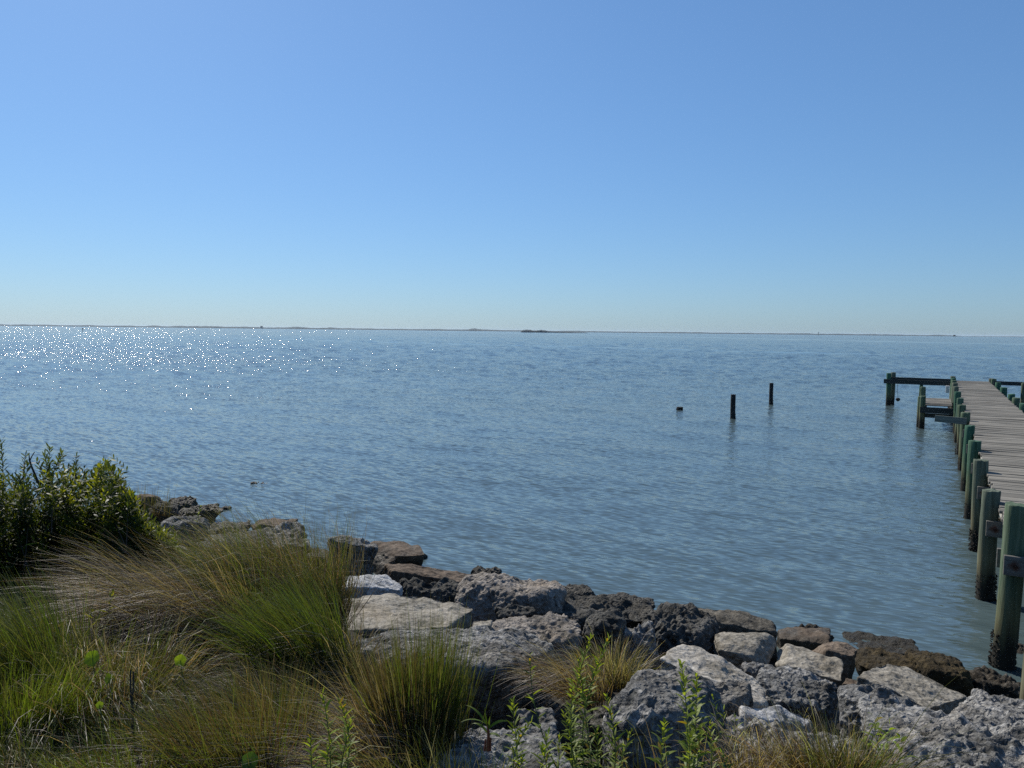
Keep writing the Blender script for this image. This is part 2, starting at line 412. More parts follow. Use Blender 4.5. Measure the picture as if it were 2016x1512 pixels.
def water_mat():
    mt, nt, out = new_mat('water')
    geo = N(nt, 'ShaderNodeNewGeometry'); pos = geo.outputs['Position']
    # wave frame: local X along the crests (parallel to the bank), local Y across them
    ang = math.atan2(0.564, -0.826)
    def frame(sx, sy, rot=0.0):
        mp = N(nt, 'ShaderNodeMapping', _vector_type='TEXTURE')
        mp.inputs['Rotation'].default_value = (0, 0, ang + rot)
        mp.inputs['Scale'].default_value = (1.0 / sx, 1.0 / sy, 1.0)
        nt.links.new(pos, mp.inputs[0]); return mp.outputs[0]
    def sl(vec, k, detail=2):
        n = N(nt, 'ShaderNodeTexNoise', Scale=1.0, Detail=detail, Roughness=0.5)
        nt.links.new(vec, n.inputs['Vector'])
        s = N(nt, 'ShaderNodeSeparateColor'); nt.links.new(n.outputs['Color'], s.inputs[0])
        a = math_n(nt, 'MULTIPLY', math_n(nt, 'SUBTRACT', s.outputs[0], 0.5), k)
        b = math_n(nt, 'MULTIPLY', math_n(nt, 'SUBTRACT', s.outputs[1], 0.5), k * 0.85)
        return a, b
    terms = [sl(frame(0.7, 3.6, 0.12), WAVE[0]), sl(frame(1.7, 8.5, -0.22), WAVE[1]), sl(frame(5.0, 19.0, 0.25), WAVE[2], 1)]
    u = terms[0][0]; v = terms[0][1]
    for t in terms[1:]:
        u = math_n(nt, 'ADD', u, t[0]); v = math_n(nt, 'ADD', v, t[1])
    # wind patches and slicks
    gust = ramp(nt, noise(nt, frame(0.010, 0.05, 0.45), 1.0, 4, 0.6), [(0.34, 0.80), (0.62, 1.10)])
    grp = ramp(nt, noise(nt, frame(0.10, 0.35, 0.2), 1.0, 2, 0.5), [(0.33, 0.82), (0.67, 1.18)])
    gust = math_n(nt, 'MULTIPLY', gust, grp)
    # two long smooth slicks lying out on the sound
    slick = None
    for (n_, d0_, hw) in ((SLICK1[0], SLICK1[1], 3.0), (SLICK2[0], SLICK2[1], 22.0)):
        dp = N(nt, 'ShaderNodeVectorMath', _operation='DOT_PRODUCT'); dp.inputs[1].default_value = n_
        nt.links.new(pos, dp.inputs[0])
        wob = math_n(nt, 'MULTIPLY', math_n(nt, 'SUBTRACT', noise(nt, pos, 0.02, 3, 0.5), 0.5), hw * 2.5)
        dd = math_n(nt, 'ABSOLUTE', math_n(nt, 'SUBTRACT', math_n(nt, 'ADD', dp.outputs['Value'], wob), d0_))
        mr = N(nt, 'ShaderNodeMapRange'); nt.links.new(dd, mr.inputs['Value'])
        for k_, v_ in (('From Min', hw * 0.5), ('From Max', hw * 1.5), ('To Min', 0.25), ('To Max', 1.0)): mr.inputs[k_].default_value = v_
        slick = mr.outputs[0] if slick is None else math_n(nt, 'MULTIPLY', slick, mr.outputs[0])
    amp = math_n(nt, 'MULTIPLY', gust, slick)
    # calmer in the lee of the bank, livelier with fetch
    dt = N(nt, 'ShaderNodeVectorMath', _operation='DOT_PRODUCT'); dt.inputs[1].default_value = (0.564, 0.826, 0)
    nt.links.new(pos, dt.inputs[0])
    fetch = N(nt, 'ShaderNodeMapRange'); nt.links.new(dt.outputs['Value'], fetch.inputs['Value'])
    for k_, v_ in (('From Min', 9.0), ('From Max', 48.0), ('To Min', 0.33), ("To Max", 0.98)): fetch.inputs[k_].default_value = v_
    amp = math_n(nt, 'MULTIPLY', amp, fetch.outputs[0])
    u = math_n(nt, 'MULTIPLY', u, amp); v = math_n(nt, 'MULTIPLY', v, amp)
    cx, cy = math.cos(ang), math.sin(ang)       # crest direction; across = (-cy, cx)
    X = math_n(nt, 'ADD', math_n(nt, 'MULTIPLY', u, -cy), math_n(nt, 'MULTIPLY', v, cx))
    Y = math_n(nt, 'ADD', math_n(nt, 'MULTIPLY', u, cx), math_n(nt, 'MULTIPLY', v, cy))
    cmb = N(nt, 'ShaderNodeCombineXYZ'); nt.links.new(X, cmb.inputs[0]); nt.links.new(Y, cmb.inputs[1])
    ad = N(nt, 'ShaderNodeVectorMath', _operation='ADD')
    nt.links.new(geo.outputs['Normal'], ad.inputs[0]); nt.links.new(cmb.outputs[0], ad.inputs[1])
    nm = N(nt, 'ShaderNodeVectorMath', _operation='NORMALIZE'); nt.links.new(ad.outputs[0], nm.inputs[0])
    b = N(nt, 'ShaderNodeBsdfPrincipled', Roughness=0.09, IOR=1.333)
    b.inputs['Base Color'].default_value = (0.064, 0.093, 0.097, 1)
    nt.links.new(nm.outputs[0], b.inputs['Normal'])
    nt.links.new(b.outputs[0], out.inputs['Surface'])
    return mt
WAVE = (0.48, 1.05, 1.65)
def line2(a, b):
    d = np.array(b[:2]) - np.array(a[:2]); n_ = np.array([-d[1], d[0]]) / np.hypot(*d); c_ = float(n_ @ np.array(a[:2]))
    return ((float(n_[0]), float(n_[1]), 0.0), c_)
SLICK1 = line2((-45, 220), (31, 161)); SLICK2 = line2((-7, 1100), (126, 658))
M['water'] = water_mat()

# ------------------------------------------------------------------ water
def build_water():
    rs = [4.5]
    while rs[-1] < 60: rs.append(rs[-1] * 1.0095)
    while rs[-1] < 400: rs.append(rs[-1] * 1.012)
    while rs[-1] < 16000: rs.append(rs[-1] * 1.05)
    rs = np.array(rs)
    th = np.radians(np.linspace(-76, 76, 520))
    R, T = np.meshgrid(rs, th, indexing='ij')
    X = (R * np.sin(T)).ravel(); Y = (R * np.cos(T)).ravel()
    cell = (R * np.where(R < 60, 0.0095, np.where(R < 400, 0.012, 0.05))).ravel()
    Z = np.zeros_like(X)
    rng = np.random.default_rng(4)
    base = math.atan2(-0.826, -0.564)
    for lam in np.geomspace(0.45, 5.0, 46):
        a = base + 0.14 + rng.normal(0, 0.42)
        k = 2 * math.pi / lam
        ph = rng.uniform(0, 6.28)
        w = np.clip(lam / cell / 3.0 - 0.6, 0, 1)
        slope = 0.0070 * (1.0 if lam > 0.8 else 1.15)
        Z += w * slope / k * np.sin(k * (X * math.cos(a) + Y * math.sin(a)) + ph)
    # chop farther out, as long as the mesh can carry it
    rr_ = np.hypot(X, Y)
    nz = rng.normal(0, 1, R.shape)
    nz = (nz + np.roll(nz, 1, 0) + np.roll(nz, 1, 1) + np.roll(np.roll(nz, 1, 0), 1, 1)) / 2.0
    Z += (np.minimum(cell * 0.052, 0.08) * np.clip((rr_ - 25) / 40, 0, 1) * np.clip((900 - rr_) / 500, 0, 1)) * nz.ravel()
    # calmer in the lee of the rocks and the pier
    lee = np.clip(-shore(X, Y) / 5.0, 0.25, 1.0)
    Z *= lee
    nr, na = R.shape
    idx = np.arange(nr * na).reshape(nr, na)
    F = np.stack([idx[:-1, :-1], idx[:-1, 1:], idx[1:, 1:], idx[1:, :-1]], -1).reshape(-1, 4)[:, ::-1]
    me = mk_mesh('water', np.stack([X, Y, Z], -1), F)
    tag(link('water', me, M['water']), kind='structure')
build_water()

# ------------------------------------------------------------------ bank (ground)
def build_ground():
    u = np.concatenate([np.linspace(-400, -40, 20), np.linspace(-38, 38, 220), np.linspace(40, 400, 20)])
    s = np.concatenate([np.linspace(-380, -20, 12), np.linspace(-18, 20, 140), np.linspace(22, 60, 10)])
    U, S = np.meshgrid(u, s, indexing='ij')
    X = 4.51 + U * (-0.826) + S * (-0.564); Y = 7.38 + U * 0.564 + S * (-0.826)
    Z = ground(X, Y)
    # ground lowered under the riprap, shaped so the gaps between rocks go dark
    sd_ = (X + 1.5) * 0.951 + (Y - 6.9) * 0.308
    Z = Z - np.clip(Z * 0.5, 0, 0.5) * np.clip(sd_ / 0.5, 0, 1) * np.clip((7.4 - S) / 1.2, 0, 1) * np.clip((S + 1) / 1.5, 0, 1)
    P = np.stack([X.ravel(), Y.ravel(), np.zeros(X.size)], -1)
    Z = Z.ravel() + 0.05 * fbm(P / 0.9, 3, 3)
    n, k = U.shape
    idx = np.arange(n * k).reshape(n, k)
    F = np.stack([idx[:-1, :-1], idx[:-1, 1:], idx[1:, 1:], idx[1:, :-1]], -1).reshape(-1, 4)
    me = mk_mesh('ground', np.stack([X.ravel(), Y.ravel(), Z], -1), F)
    tag(link('ground', me, M['soil']), kind='structure')
build_ground()

# ------------------------------------------------------------------ far shore, island, marks on the horizon
def land_strip(name, pts, depth, mat, seed, rough):
    """pts: (x, y, height) along the water's edge; a low wooded ridge with real depth behind it"""
    rng = np.random.default_rng(seed)
    pts = np.array(pts, float)
    t = np.linspace(0, len(pts) - 1, 600)
    X = np.interp(t, range(len(pts)), pts[:, 0]); Y = np.interp(t, range(len(pts)), pts[:, 1]); Hh = np.interp(t, range(len(pts)), pts[:, 2])
    prof = [(0.0, -0.5, 0), (0.02, 0.45, 1), (0.10, 0.85, 1), (0.35, 1.0, 1), (0.7, 0.8, 1), (1.0, -0.3, 0)]
    V = []
    for j, (dd, hh, r) in enumerate(prof):
        q = np.stack([X / rough, Y / rough, np.full_like(X, j * 3.3)], -1)
        nz = fbm(q, seed + j, 4, 0.6)
        z = Hh * hh * (1 + 0.30 * nz * r) if hh > 0 else np.full_like(X, hh)
        nrm = np.hypot(X, Y)
        V.append(np.stack([X + X / nrm * depth * dd, Y + Y / nrm * depth * dd, z], -1))
    V = np.concatenate(V); n = len(t); k = len(prof)
    idx = np.arange(n * k).reshape(k, n)
    F = np.stack([idx[:-1, :-1], idx[:-1, 1:], idx[1:, 1:], idx[1:, :-1]], -1).reshape(-1, 4)
    return link(name, mk_mesh(name, V, F), mat)

def strip_pts(rows, D):
    out = []
    for px, hpx in rows:
        d = ray(px, 650); d = d / d[1]
        out.append((d[0] * D, D, hpx * D / FOC))
    return out
rows = [(-900, 2.6), (-400, 2.8), (0, 2.9), (120, 2.4), (250, 3.0), (340, 2.6), (350, 3.5), (420, 3.2), (470, 2.8), (560, 2.8), (575, 4.2), (590, 4.0), (610, 3.0), (640, 3.4), (680, 2.6), (760, 2.6), (900, 2.8), (935, 4.2), (950, 3.0), (1010, 2.3), (1300, 2.2), (1420, 2.6), (1450, 2.2), (1520, 2.4), (1600, 2.2), (1680, 2.4), (1780, 2.0), (1850, 2.3), (1872, 1.7), (1900, 0.9), (2010, 1.1), (2300, 0.8), (2900, 0.9)]
far = land_strip('far_shore', strip_pts(rows, 4200.0), 500.0, M['far_land'], 5, 70.0)
tag(far, 'long low dark wooded shore along the whole horizon', 'shore', kind='structure')
isl = [(1025, 0.4), (1028, 3.6), (1034, 4.4), (1050, 4.2), (1062, 4.8), (1068, 4.6), (1080, 3.2), (1095, 2.2), (1120, 1.6), (1150, 1.1), (1157, 0.3)]
island = land_strip('island', strip_pts(isl, 1900.0), 60.0, M['island'], 9, 14.0)
tag(island, 'small dark scrub island in front of the far shore, mid horizon', 'island', kind='structure')

def box_mesh(name, sx, sy, sz, bevel=0.0, z0=None, seed=None, cuts=0, amp=0.0):
    bm = bmesh.new()
    bmesh.ops.create_cube(bm, size=1.0)
    for v in bm.verts: v.co = Vector((v.co.x * sx, v.co.y * sy, v.co.z * sz + (sz / 2 + z0 if z0 is not None else 0)))
    if cuts:
        ed = [e for e in bm.edges if abs((e.verts[0].co - e.verts[1].co).normalized().x) > 0.9]
        bmesh.ops.subdivide_edges(bm, edges=ed, cuts=cuts)
        rng = random.Random(seed)
        ph = rng.uniform(0, 6); ph2 = rng.uniform(0, 6)
        for v in bm.verts:
            v.co.z += amp * math.sin(v.co.x * 3 + ph); v.co.y += amp * 0.6 * math.sin(v.co.x * 2 + ph2)
    if bevel: bmesh.ops.bevel(bm, geom=bm.edges[:], offset=bevel, segments=1, affect='EDGES', clamp_overlap=True)
    me = bpy.data.meshes.new(name); bm.to_mesh(me); bm.free()
    return me

def tube_mesh(name, pts, radii, sides=6):
    pts = np.array(pts, float); V = []; n = len(pts)
    for i in range(n):
        d = pts[min(i + 1, n - 1)] - pts[max(i - 1, 0)]; d /= np.linalg.norm(d) + 1e-9
        a = np.cross(d, [0.31, 0.52, 0.8] if abs(d[2]) > 0.8 else [0, 0, 1.0]); a /= np.linalg.norm(a); b = np.cross(d, a)
        for k in range(sides):
            t = 2 * math.pi * k / sides
            V.append(pts[i] + radii[i] * (math.cos(t) * a + math.sin(t) * b))
    F = [(i * sides + k, i * sides + (k + 1) % sides, (i + 1) * sides + (k + 1) % sides, (i + 1) * sides + k) for i in range(n - 1) for k in range(sides)]
    return V, F

def tubes_obj(name, tubes, mat, parent=None, sides=5):
    VV = []; FF = []; o = 0
    for pts, rad in tubes:
        V, F = tube_mesh('t', pts, rad, sides)
        VV += V; FF += [tuple(i + o for i in f) for f in F]; o += len(V)
    return link(name, mk_mesh(name, np.array(VV), np.array(FF)), mat, parent)

# house on the far shore
P = at_depth(515, 646, 4195.0)
h = empty('far_house', (P[0], P[1], 0)); tag(h, 'tiny grey square house standing out on the far shore at left', 'house')
link('wall', box_mesh('wall', 10, 8, 13, z0=0), M['grey_house'], h)
def gable(sx, sy, h0, h1):
    V = [(-sx / 2, -sy / 2, h0), (sx / 2, -sy / 2, h0), (sx / 2, sy / 2, h0), (-sx / 2, sy / 2, h0), (-sx / 2, 0, h1), (sx / 2, 0, h1)]
    me = bpy.data.meshes.new('roof'); me.from_pydata(V, [], [(0, 1, 5, 4), (2, 3, 4, 5), (0, 4, 3), (1, 2, 5), (3, 2, 1, 0)]); return me
link('roof', gable(11.2, 9, 13.01, 14.8), M['dark_roof'], h)
P = at_depth(1879, 660, 2600.0)
h = empty('duck_blind', (P[0], P[1], 0)); tag(h, 'tiny dark stilt shack on the water at the right horizon', 'shack')
link('wall', box_mesh('wall', 6.5, 4, 3.4, z0=1.5), M['dark_post'], h)
link('roof', gable(7.4, 4.8, 4.905, 6.2), M['dark_post'], h)
for sx in (-2.6, 2.6):
    for sy in (-1.6, 1.6):
        link('leg', box_mesh('leg', 0.4, 0.4, 2.5, z0=-1.0), M['dark_post'], h, (sx, sy, 0))
P = at_depth(1611, 660, 2700.0)
h = empty('channel_tower', (P[0], P[1], 0)); tag(h, 'thin tall channel marker tower on the right horizon', 'marker')
tubes_obj('pole', [([(0, 0, -1), (0, 0, 5), (0, 0, 10.5)], [0.9, 0.8, 0.7])], M['grey_house'], h, 8)
link('board', box_mesh('board', 2.6, 0.3, 3.0, z0=8.0), M['grey_house'], h, (0, -0.96, 0))
P = at_depth(163, 654, 500.0)
h = empty('channel_marker', (P[0], P[1], 0)); tag(h, 'small dark channel marker post standing in the sun glitter at left', 'marker')
tubes_obj('post', [([(0, 0, -1), (0, 0, 0.6), (0, 0, 2.1)], [0.16, 0.15, 0.14])], M['dark_post'], h, 8)
link('board', box_mesh('board', 0.75, 0.06, 0.75, z0=1.35), M['dark_post'], h, (0, -0.185, 0))

# ------------------------------------------------------------------ pier
PD = np.array([0.4833, 0.8754, 0.0]); PN = np.array([0.8754, -0.4833, 0.0]); PE = np.array([7.71, 12.29, 0.0])
PANG = math.atan2(PN[1], PN[0])            # local X across the pier (to the right), local Y along it
DECK = 1.31
pier = empty('pier', tuple(PE)); pier.rotation_euler = (0, 0, PANG)
tag(pier, 'long weathered plank pier on green pilings running out from the right', 'pier')
# in pier space: x = across (0 at the left edge of the deck, 1.40 at the right), y = along
W = 1.40
rng = random.Random(11)
def s_of(depth, l=-0.12): return (depth - 12.29 + 0.4833 * l) / 0.8754
def deck_z(s): return DECK
plank_meshes = [box_mesh('plank', W + 0.06, 0.138, 0.038, 0.004, seed=k, cuts=3, amp=0.004) for k in range(8)]
for pm in plank_meshes: pm.materials.append(M['plank'])
s = -9.2
S_END = s_of(37.9, 0)
gaps = {}
while s < S_END:
    o = link('plank', plank_meshes[rng.randrange(8)], None, pier)
    big = rng.random()
    o.location = (W / 2 + rng.uniform(-0.025, 0.025) + (0.32 if s < -5.0 else 0), s, deck_z(s) - 0.019 + rng.uniform(-0.006, 0.007))
    o.rotation_euler = (rng.uniform(-0.025, 0.025), rng.uniform(-0.008, 0.008), rng.gauss(0, 0.006) + (math.pi if rng.random() < .5 else 0))
    s += 0.138 + (0.003 + 0.008 * rng.random()) + (0.04 + 0.07 * rng.random() if big < 0.08 else 0)
# stringers
for x in (0.05, 0.48, 0.92, 1.35):
    for a, b in ((-9.2 if x > 0.3 else -5.0, S_END - 0.1),):
        o = link('stringer', box_mesh('stringer', b - a, 0.05, 0.19), M['stringer'], pier)
        o.location = (x, (a + b) / 2, DECK - 0.038 - 0.013 - 0.095); o.rotation_euler = (0, 0, math.pi / 2)

def pile_mesh(r, z0, z1, seed, sides=16):
    rg = np.random.default_rng(seed)
    zs = np.concatenate([np.linspace(z0, 0.6, 10), np.linspace(0.7, z1 - 0.012, 9), [z1]]) if z1 > 0.8 else np.concatenate([np.linspace(z0, z1 - 0.012, 12), [z1]])
    lean = rg.normal(0, 0.012, 2); bend = rg.normal(0, 0.006, 2)
    V = []
    for j, z in enumerate(zs):
        rr = r * (1.05 - 0.05 * (z - z0) / (z1 - z0)) * (0.955 if j == len(zs) - 1 else 1)
        for k in range(sides):
            t = 2 * math.pi * k / sides
            w = rr * (1 + 0.025 * math.sin(3 * t + seed) + 0.02 * math.sin(5 * t + seed * 2 + z * 2)) + rg.normal(0, 0.0015)
            V.append((math.cos(t) * w + lean[0] * (z - 1) + bend[0] * math.sin(z * 2), math.sin(t) * w + lean[1] * (z - 1) + bend[1] * math.cos(z * 2), z + (rg.normal(0, 0.006) if j == len(zs) - 1 else 0)))
    n = len(zs)
    F = [(i * sides + k, i * sides + (k + 1) % sides, (i + 1) * sides + (k + 1) % sides, (i + 1) * sides + k) for i in range(n - 1) for k in range(sides)]
    me = bpy.data.meshes.new('piling')
    V.append((float(np.mean([v[0] for v in V[-sides:]])), float(np.mean([v[1] for v in V[-sides:]])), z1 + 0.004)); c = len(V) - 1
    F += [((n - 1) * sides + k, (n - 1) * sides + (k + 1) % sides, c) for k in range(sides)]
    me.from_pydata(V, [], F)
    for p_ in me.polygons: p_.use_smooth = len(p_.vertices) == 4
    return me

def shell_crust(name, r, z0, z1, n, seed, parent, loc=(0, 0, 0), mat='oyster'):
    """a crust of small oyster and barnacle shells round a piling"""
    rg = np.random.default_rng(seed)
    VV = []; FF = []; o = 0
    for _ in range(n):
        z = z0 + (z1 - z0) * rg.random() ** 1.6; t = rg.uniform(0, 6.283)
        d = np.array([math.cos(t), math.sin(t), rg.normal(0, 0.35)]); d /= np.linalg.norm(d)
        c = np.array([math.cos(t) * (r - 0.004), math.sin(t) * (r - 0.004), z])
        a = rg.normal(size=3); a -= a @ d * d; a /= np.linalg.norm(a); b = np.cross(d, a)
        L = rg.uniform(0.010, 0.026); w = L * rg.uniform(0.35, 0.7); q = L * 0.6
        V = [c + a * w + b * 0.004, c - a * w + b * 0.004, c - a * w * .8 - b * 0.010, c + a * w * .8 - b * 0.010, c + d * L + a * w * .55 + b * q * .3, c + d * L * 1.1 - a * w * .35 + b * q * .2, c + d * L * .9 - b * 0.004]
        F = [(0, 1, 5, 4), (1, 2, 6, 5), (2, 3, 6, 6), (3, 0, 4, 6), (4, 5, 6, 6)]
        VV += V
        for f in F:
            f = list(dict.fromkeys(f)); FF.append(tuple(i + o for i in f))
        o += 7
    me = bpy.data.meshes.new(name); me.from_pydata([tuple(v) for v in VV], [], FF)
    ob = link(name, me, M[mat], parent, loc); ob['kind'] = 'stuff'
    return ob

left_depths = [7.96, 10.04, 12.34, 14.6, 17.1, 19.8, 22.6, 25.0, 27.5, 30.3, 32.7, 34.4, 36.0, 37.4]
left_tops = [1.75, 1.47, 1.50, 1.5, 1.5, 1.52, 1.47, 1.47, 1.5, 1.5, 1.5, 1.5, 1.52, 1.53]
right_depths = [8.1, 10.2, 12.5, 14.9, 17.4, 20.2, 22.9, 25.2, 27.0, 30.2, 32.9, 35.6, 36.9]
def add_pile(x, y, r, top, seed, z0=-1.6, crust=0):
    o = link('piling', pile_mesh(r, z0, top, seed), M['pile'], pier, (x, y, 0))
    if crust: shell_crust('barnacle_crust', r * 1.03, -0.03, 0.36, crust, seed, o)
    return o
def add_cap(s, z, front, x0=-0.16, x1=None):
    x1 = W + 0.2 if x1 is None else x1
    me = box_mesh('cap_beam', x1 - x0, 0.045, 0.205, 0.004)
    for v in me.vertices: v.co.x += (x1 - x0) / 2 - 0.10        # bolt sits at the local origin
    o = link('cap_beam', me, M['cap'], pier, (x0 + 0.10, s, z))
    V, F = tube_mesh('b', [(0, -0.035 * front, 0), (0, -0.022 * front, 0)], [0.018, 0.018], 8)
    V += [(0, -0.037 * front, 0)]; F += [(k, (k + 1) % 8, 16) for k in range(8)]
    bm_ = bpy.data.meshes.new('bolt'); bm_.from_pydata([tuple(v) for v in V], [], F)
    link('bolt', bm_, M['bolt'], o)
for k, d in enumerate(left_depths):
    r = 0.108 if k else 0.108
    if k == 1: r = 0.105
    if k in (4, 7, 9): r = 0.098
    x_ = -0.07 if k == 0 else -0.11
    s_ = s_of(d, x_)
    o = add_pile(x_, s_, r, left_tops[k], 20 + k, crust=(420 if k < 3 else 160 if k < 7 else 0))
    if k == 0: o.rotation_euler = (0, 0.035, 0)
    zc = 0.985 if k else 1.13
    if k < 12:
        add_cap(s_ - r - 0.026, zc, 1, x0=x_ - 0.045)
        add_cap(s_ + r + 0.026, zc, -1)
for k, d in enumerate(right_depths):
    add_pile(W + 0.12, s_of(d, W + 0.12), 0.11 if k % 3 else 0.12, 1.5 + rng.uniform(-0.03, 0.03) + (0.2 if k == 0 else 0), 60 + k)
# the next piling towards the shore, at the right edge of the picture
q = at(2040, 1392, 0.35) - PE
add_pile(float(q @ PN), float(q @ PD), 0.105, 1.9, 90)
q = at(2018, 1392, 0.35) - PE
add_pile(float(q @ PN) + W + 0.3, float(q @ PD), 0.12, 1.9, 91)
# boat slip on the left at the far end: outer pair of pilings, double beams
sE = s_of(37.3)
def beam(name, x0, x1, y, z, hgt, mat, thick=0.05):
    o = link(name, box_mesh(name, x1 - x0, thick, hgt, 0.004), mat, pier, ((x0 + x1) / 2, y, z)); return o
add_pile(-2.88, sE - 0.3, 0.112, 1.60, 101); add_pile(-2.72, sE + 0.30, 0.11, 1.62, 102)
beam('slip_beam', -3.0, -0.1, sE - 0.02, 1.30, 0.20, M['dark_board'])
beam('slip_beam', -3.10, -0.22, sE - 0.47, 1.20, 0.22, M['dark_board'])
add_pile(-1.45, sE + 0.14, 0.08, 1.19, 103)
sR = s_of(34.0, W)
beam('slip_beam', W + 0.02, W + 4.2, sR + 0.30, 1.42, 0.17, M['dark_board'])
beam('slip_beam', W + 1.1, W + 4.2, sR - 0.2, 1.36, 0.19, M['dark_board'])
add_pile(W + 1.15, sR + 0.08, 0.10, 1.48, 104)
add_pile(W + 4.0, sR + 0.10, 0.13, 1.6, 105)
add_pile(W + 0.62, s_of(25.6, W), 0.12, 1.5, 106)
# low landing on the left
sL = 18.3
for (x, y, t) in ((-1.22, sL, 1.22), (-1.30, sL + 0.55, 1.16), (-1.28, sL + 3.9, 1.34)):
    add_pile(x, y, 0.10, t, int(200 + y * 7))
for k, y in enumerate((0.15, 0.52, 0.72, 1.15, 1.36, 1.57, 2.05, 2.26, 2.47, 2.68, 3.1, 3.31, 3.52)):
    o = link('plank', plank_meshes[k % 8], None, pier, (-0.73, sL + y, 0.88 + rng.uniform(-0.01, 0.01)))
    o.scale = (0.66, 1.35, 1.0); o.rotation_euler = (0, 0, rng.gauss(0, 0.008))
for x in (-1.12, -0.34):
    o = link('stringer', box_mesh('stringer', 3.9, 0.05, 0.2), M['dark_board'], pier, (x, sL + 1.85, 0.735)); o.rotation_euler = (0, 0, math.pi / 2)
beam('landing_beam', -1.30, -0.18, sL - 0.135, 0.71, 0.22, M['dark_board'])
beam('landing_beam', -1.30, -0.18, sL + 0.0, 0.50, 0.16, M['dark_board'])
# green board sticking out to the left
o = beam('outrigger_board', -0.80, -0.08, s_of(19.8) - 0.20, 1.33, 0.17, M['green_board'], 0.045)
o.rotation_euler = (0, 0.045, 0)
# white utility box on the end piling
link('utility_box', box_mesh('utility_box', 0.16, 0.14, 0.34, 0.015), M['pale_plastic'], pier, (-0.32, sE - 0.72, 0.94))
for k, (x, z) in enumerate(((W + 0.40, 1.33), (W + 0.42, 1.16))):
    bm = bmesh.new(); bmesh.ops.create_icosphere(bm, subdivisions=2, radius=0.1)
    for v in bm.verts: v.co.z *= 1.25; v.co.x *= 0.8
    me = bpy.data.meshes.new('fender'); bm.to_mesh(me); bm.free()
    link('fender', me, M['pale_plastic'], pier, (x, s_of(24.4, W) + 0.1 * k, z - 0.1))
# line with a weight hanging from the slip beam
wp = PE + PN * (-2.48) + PD * (sE - 0.3)
hl = empty('hanging_line', (wp[0], wp[1], 1.0)); tag(hl, 'dark weight hanging on a thin line under the slip beam', 'line')
tubes_obj('line', [([(0, 0, 0.10), (0.01, 0, -0.3), (0.05, 0, -0.62)], [0.008] * 3)], M['rope'], hl)
bm = bmesh.new(); bmesh.ops.create_icosphere(bm, subdivisions=2, radius=0.09)
for v in bm.verts: v.co = Vector((v.co.x * 1.2, v.co.y, v.co.z * (1.3 if v.co.z < 0 else 0.8))) + Vector((0.05, 0, -0.68))
me = bpy.data.meshes.new('weight'); bm.to_mesh(me); bm.free(); link('weight', me, M['dark_post'], hl)

# lone pilings out in the water
for (px, py, top, r, lab, sd_) in ((1443, 824, 0.99, 0.10, 'nearer and taller of the two lone dark pilings in open water', 301), (1518, 796, 1.06, 0.095, 'farther lone dark piling in open water, closer to the pier', 302), (1338, 807, 0.135, 0.14, 'short cut off piling stub barely above the water left of the lone pilings', 303)):
    P = at(px, py, 0)
    root = empty('lone_piling', (P[0], P[1], 0)); tag(root, lab, 'piling')
    link('post', pile_mesh(r, -1.5, top, sd_), M['dark_post'] if top > 0.5 else M['pile'], root)
    shell_crust('barnacle_crust', r * 1.03, -0.03, 0.10 if top < 0.5 else 0.22, 120, sd_, root)

# ------------------------------------------------------------------ rocks
_ico = {}
def ico(lv):
    """geodesic unit sphere: 20 * f * f triangles"""
    if lv not in _ico:
        f = {4: 8, 5: 16, 6: 29, 7: 46}[lv]
        bm = bmesh.new(); bmesh.ops.create_icosphere(bm, subdivisions=1, radius=1.0)
        V0 = np.array([v.co[:] for v in bm.verts]); F0 = [[v.index for v in t.verts] for t in bm.faces]; bm.free()
        P = []; T = []; o = 0
        for t in F0:
            A, B_, C_ = V0[t[0]], V0[t[1]], V0[t[2]]
            idx = {}
            for i in range(f + 1):
                for j in range(f + 1 - i):
                    idx[i, j] = o; o += 1
                    P.append((A * (f - i - j) + B_ * i + C_ * j) / f)
            for i in range(f):
                for j in range(f - i):
                    T.append((idx[i, j], idx[i + 1, j], idx[i, j + 1]))
                    if i + j < f - 1: T.append((idx[i + 1, j], idx[i + 1, j + 1], idx[i, j + 1]))
        P = np.array(P); P /= np.linalg.norm(P, axis=1)[:, None]
        _, first, inv = np.unique(np.round(P, 5), axis=0, return_index=True, return_inverse=True)
        _ico[lv] = (P[first], inv.reshape(-1)[np.array(T)])
    return _ico[lv]

def vnormals(V, F):
    fn = np.cross(V[F[:, 1]] - V[F[:, 0]], V[F[:, 2]] - V[F[:, 0]])
    n = np.zeros_like(V)
    for k in range(3):
        for c in range(3): n[:, c] += np.bincount(F[:, k], fn[:, c], len(V))
    return n / (np.linalg.norm(n, axis=1)[:, None] + 1e-12)

def radial(U, normals, offs, p):
    """smooth minimum of the distances to the bounding planes: a rounded convex body"""
    d = np.maximum(U @ normals.T, 1e-3) / offs[None, :]
    mx = d.max(1, keepdims=True)
    return 1.0 / (mx[:, 0] * (((d / mx) ** p).sum(1)) ** (1.0 / p))

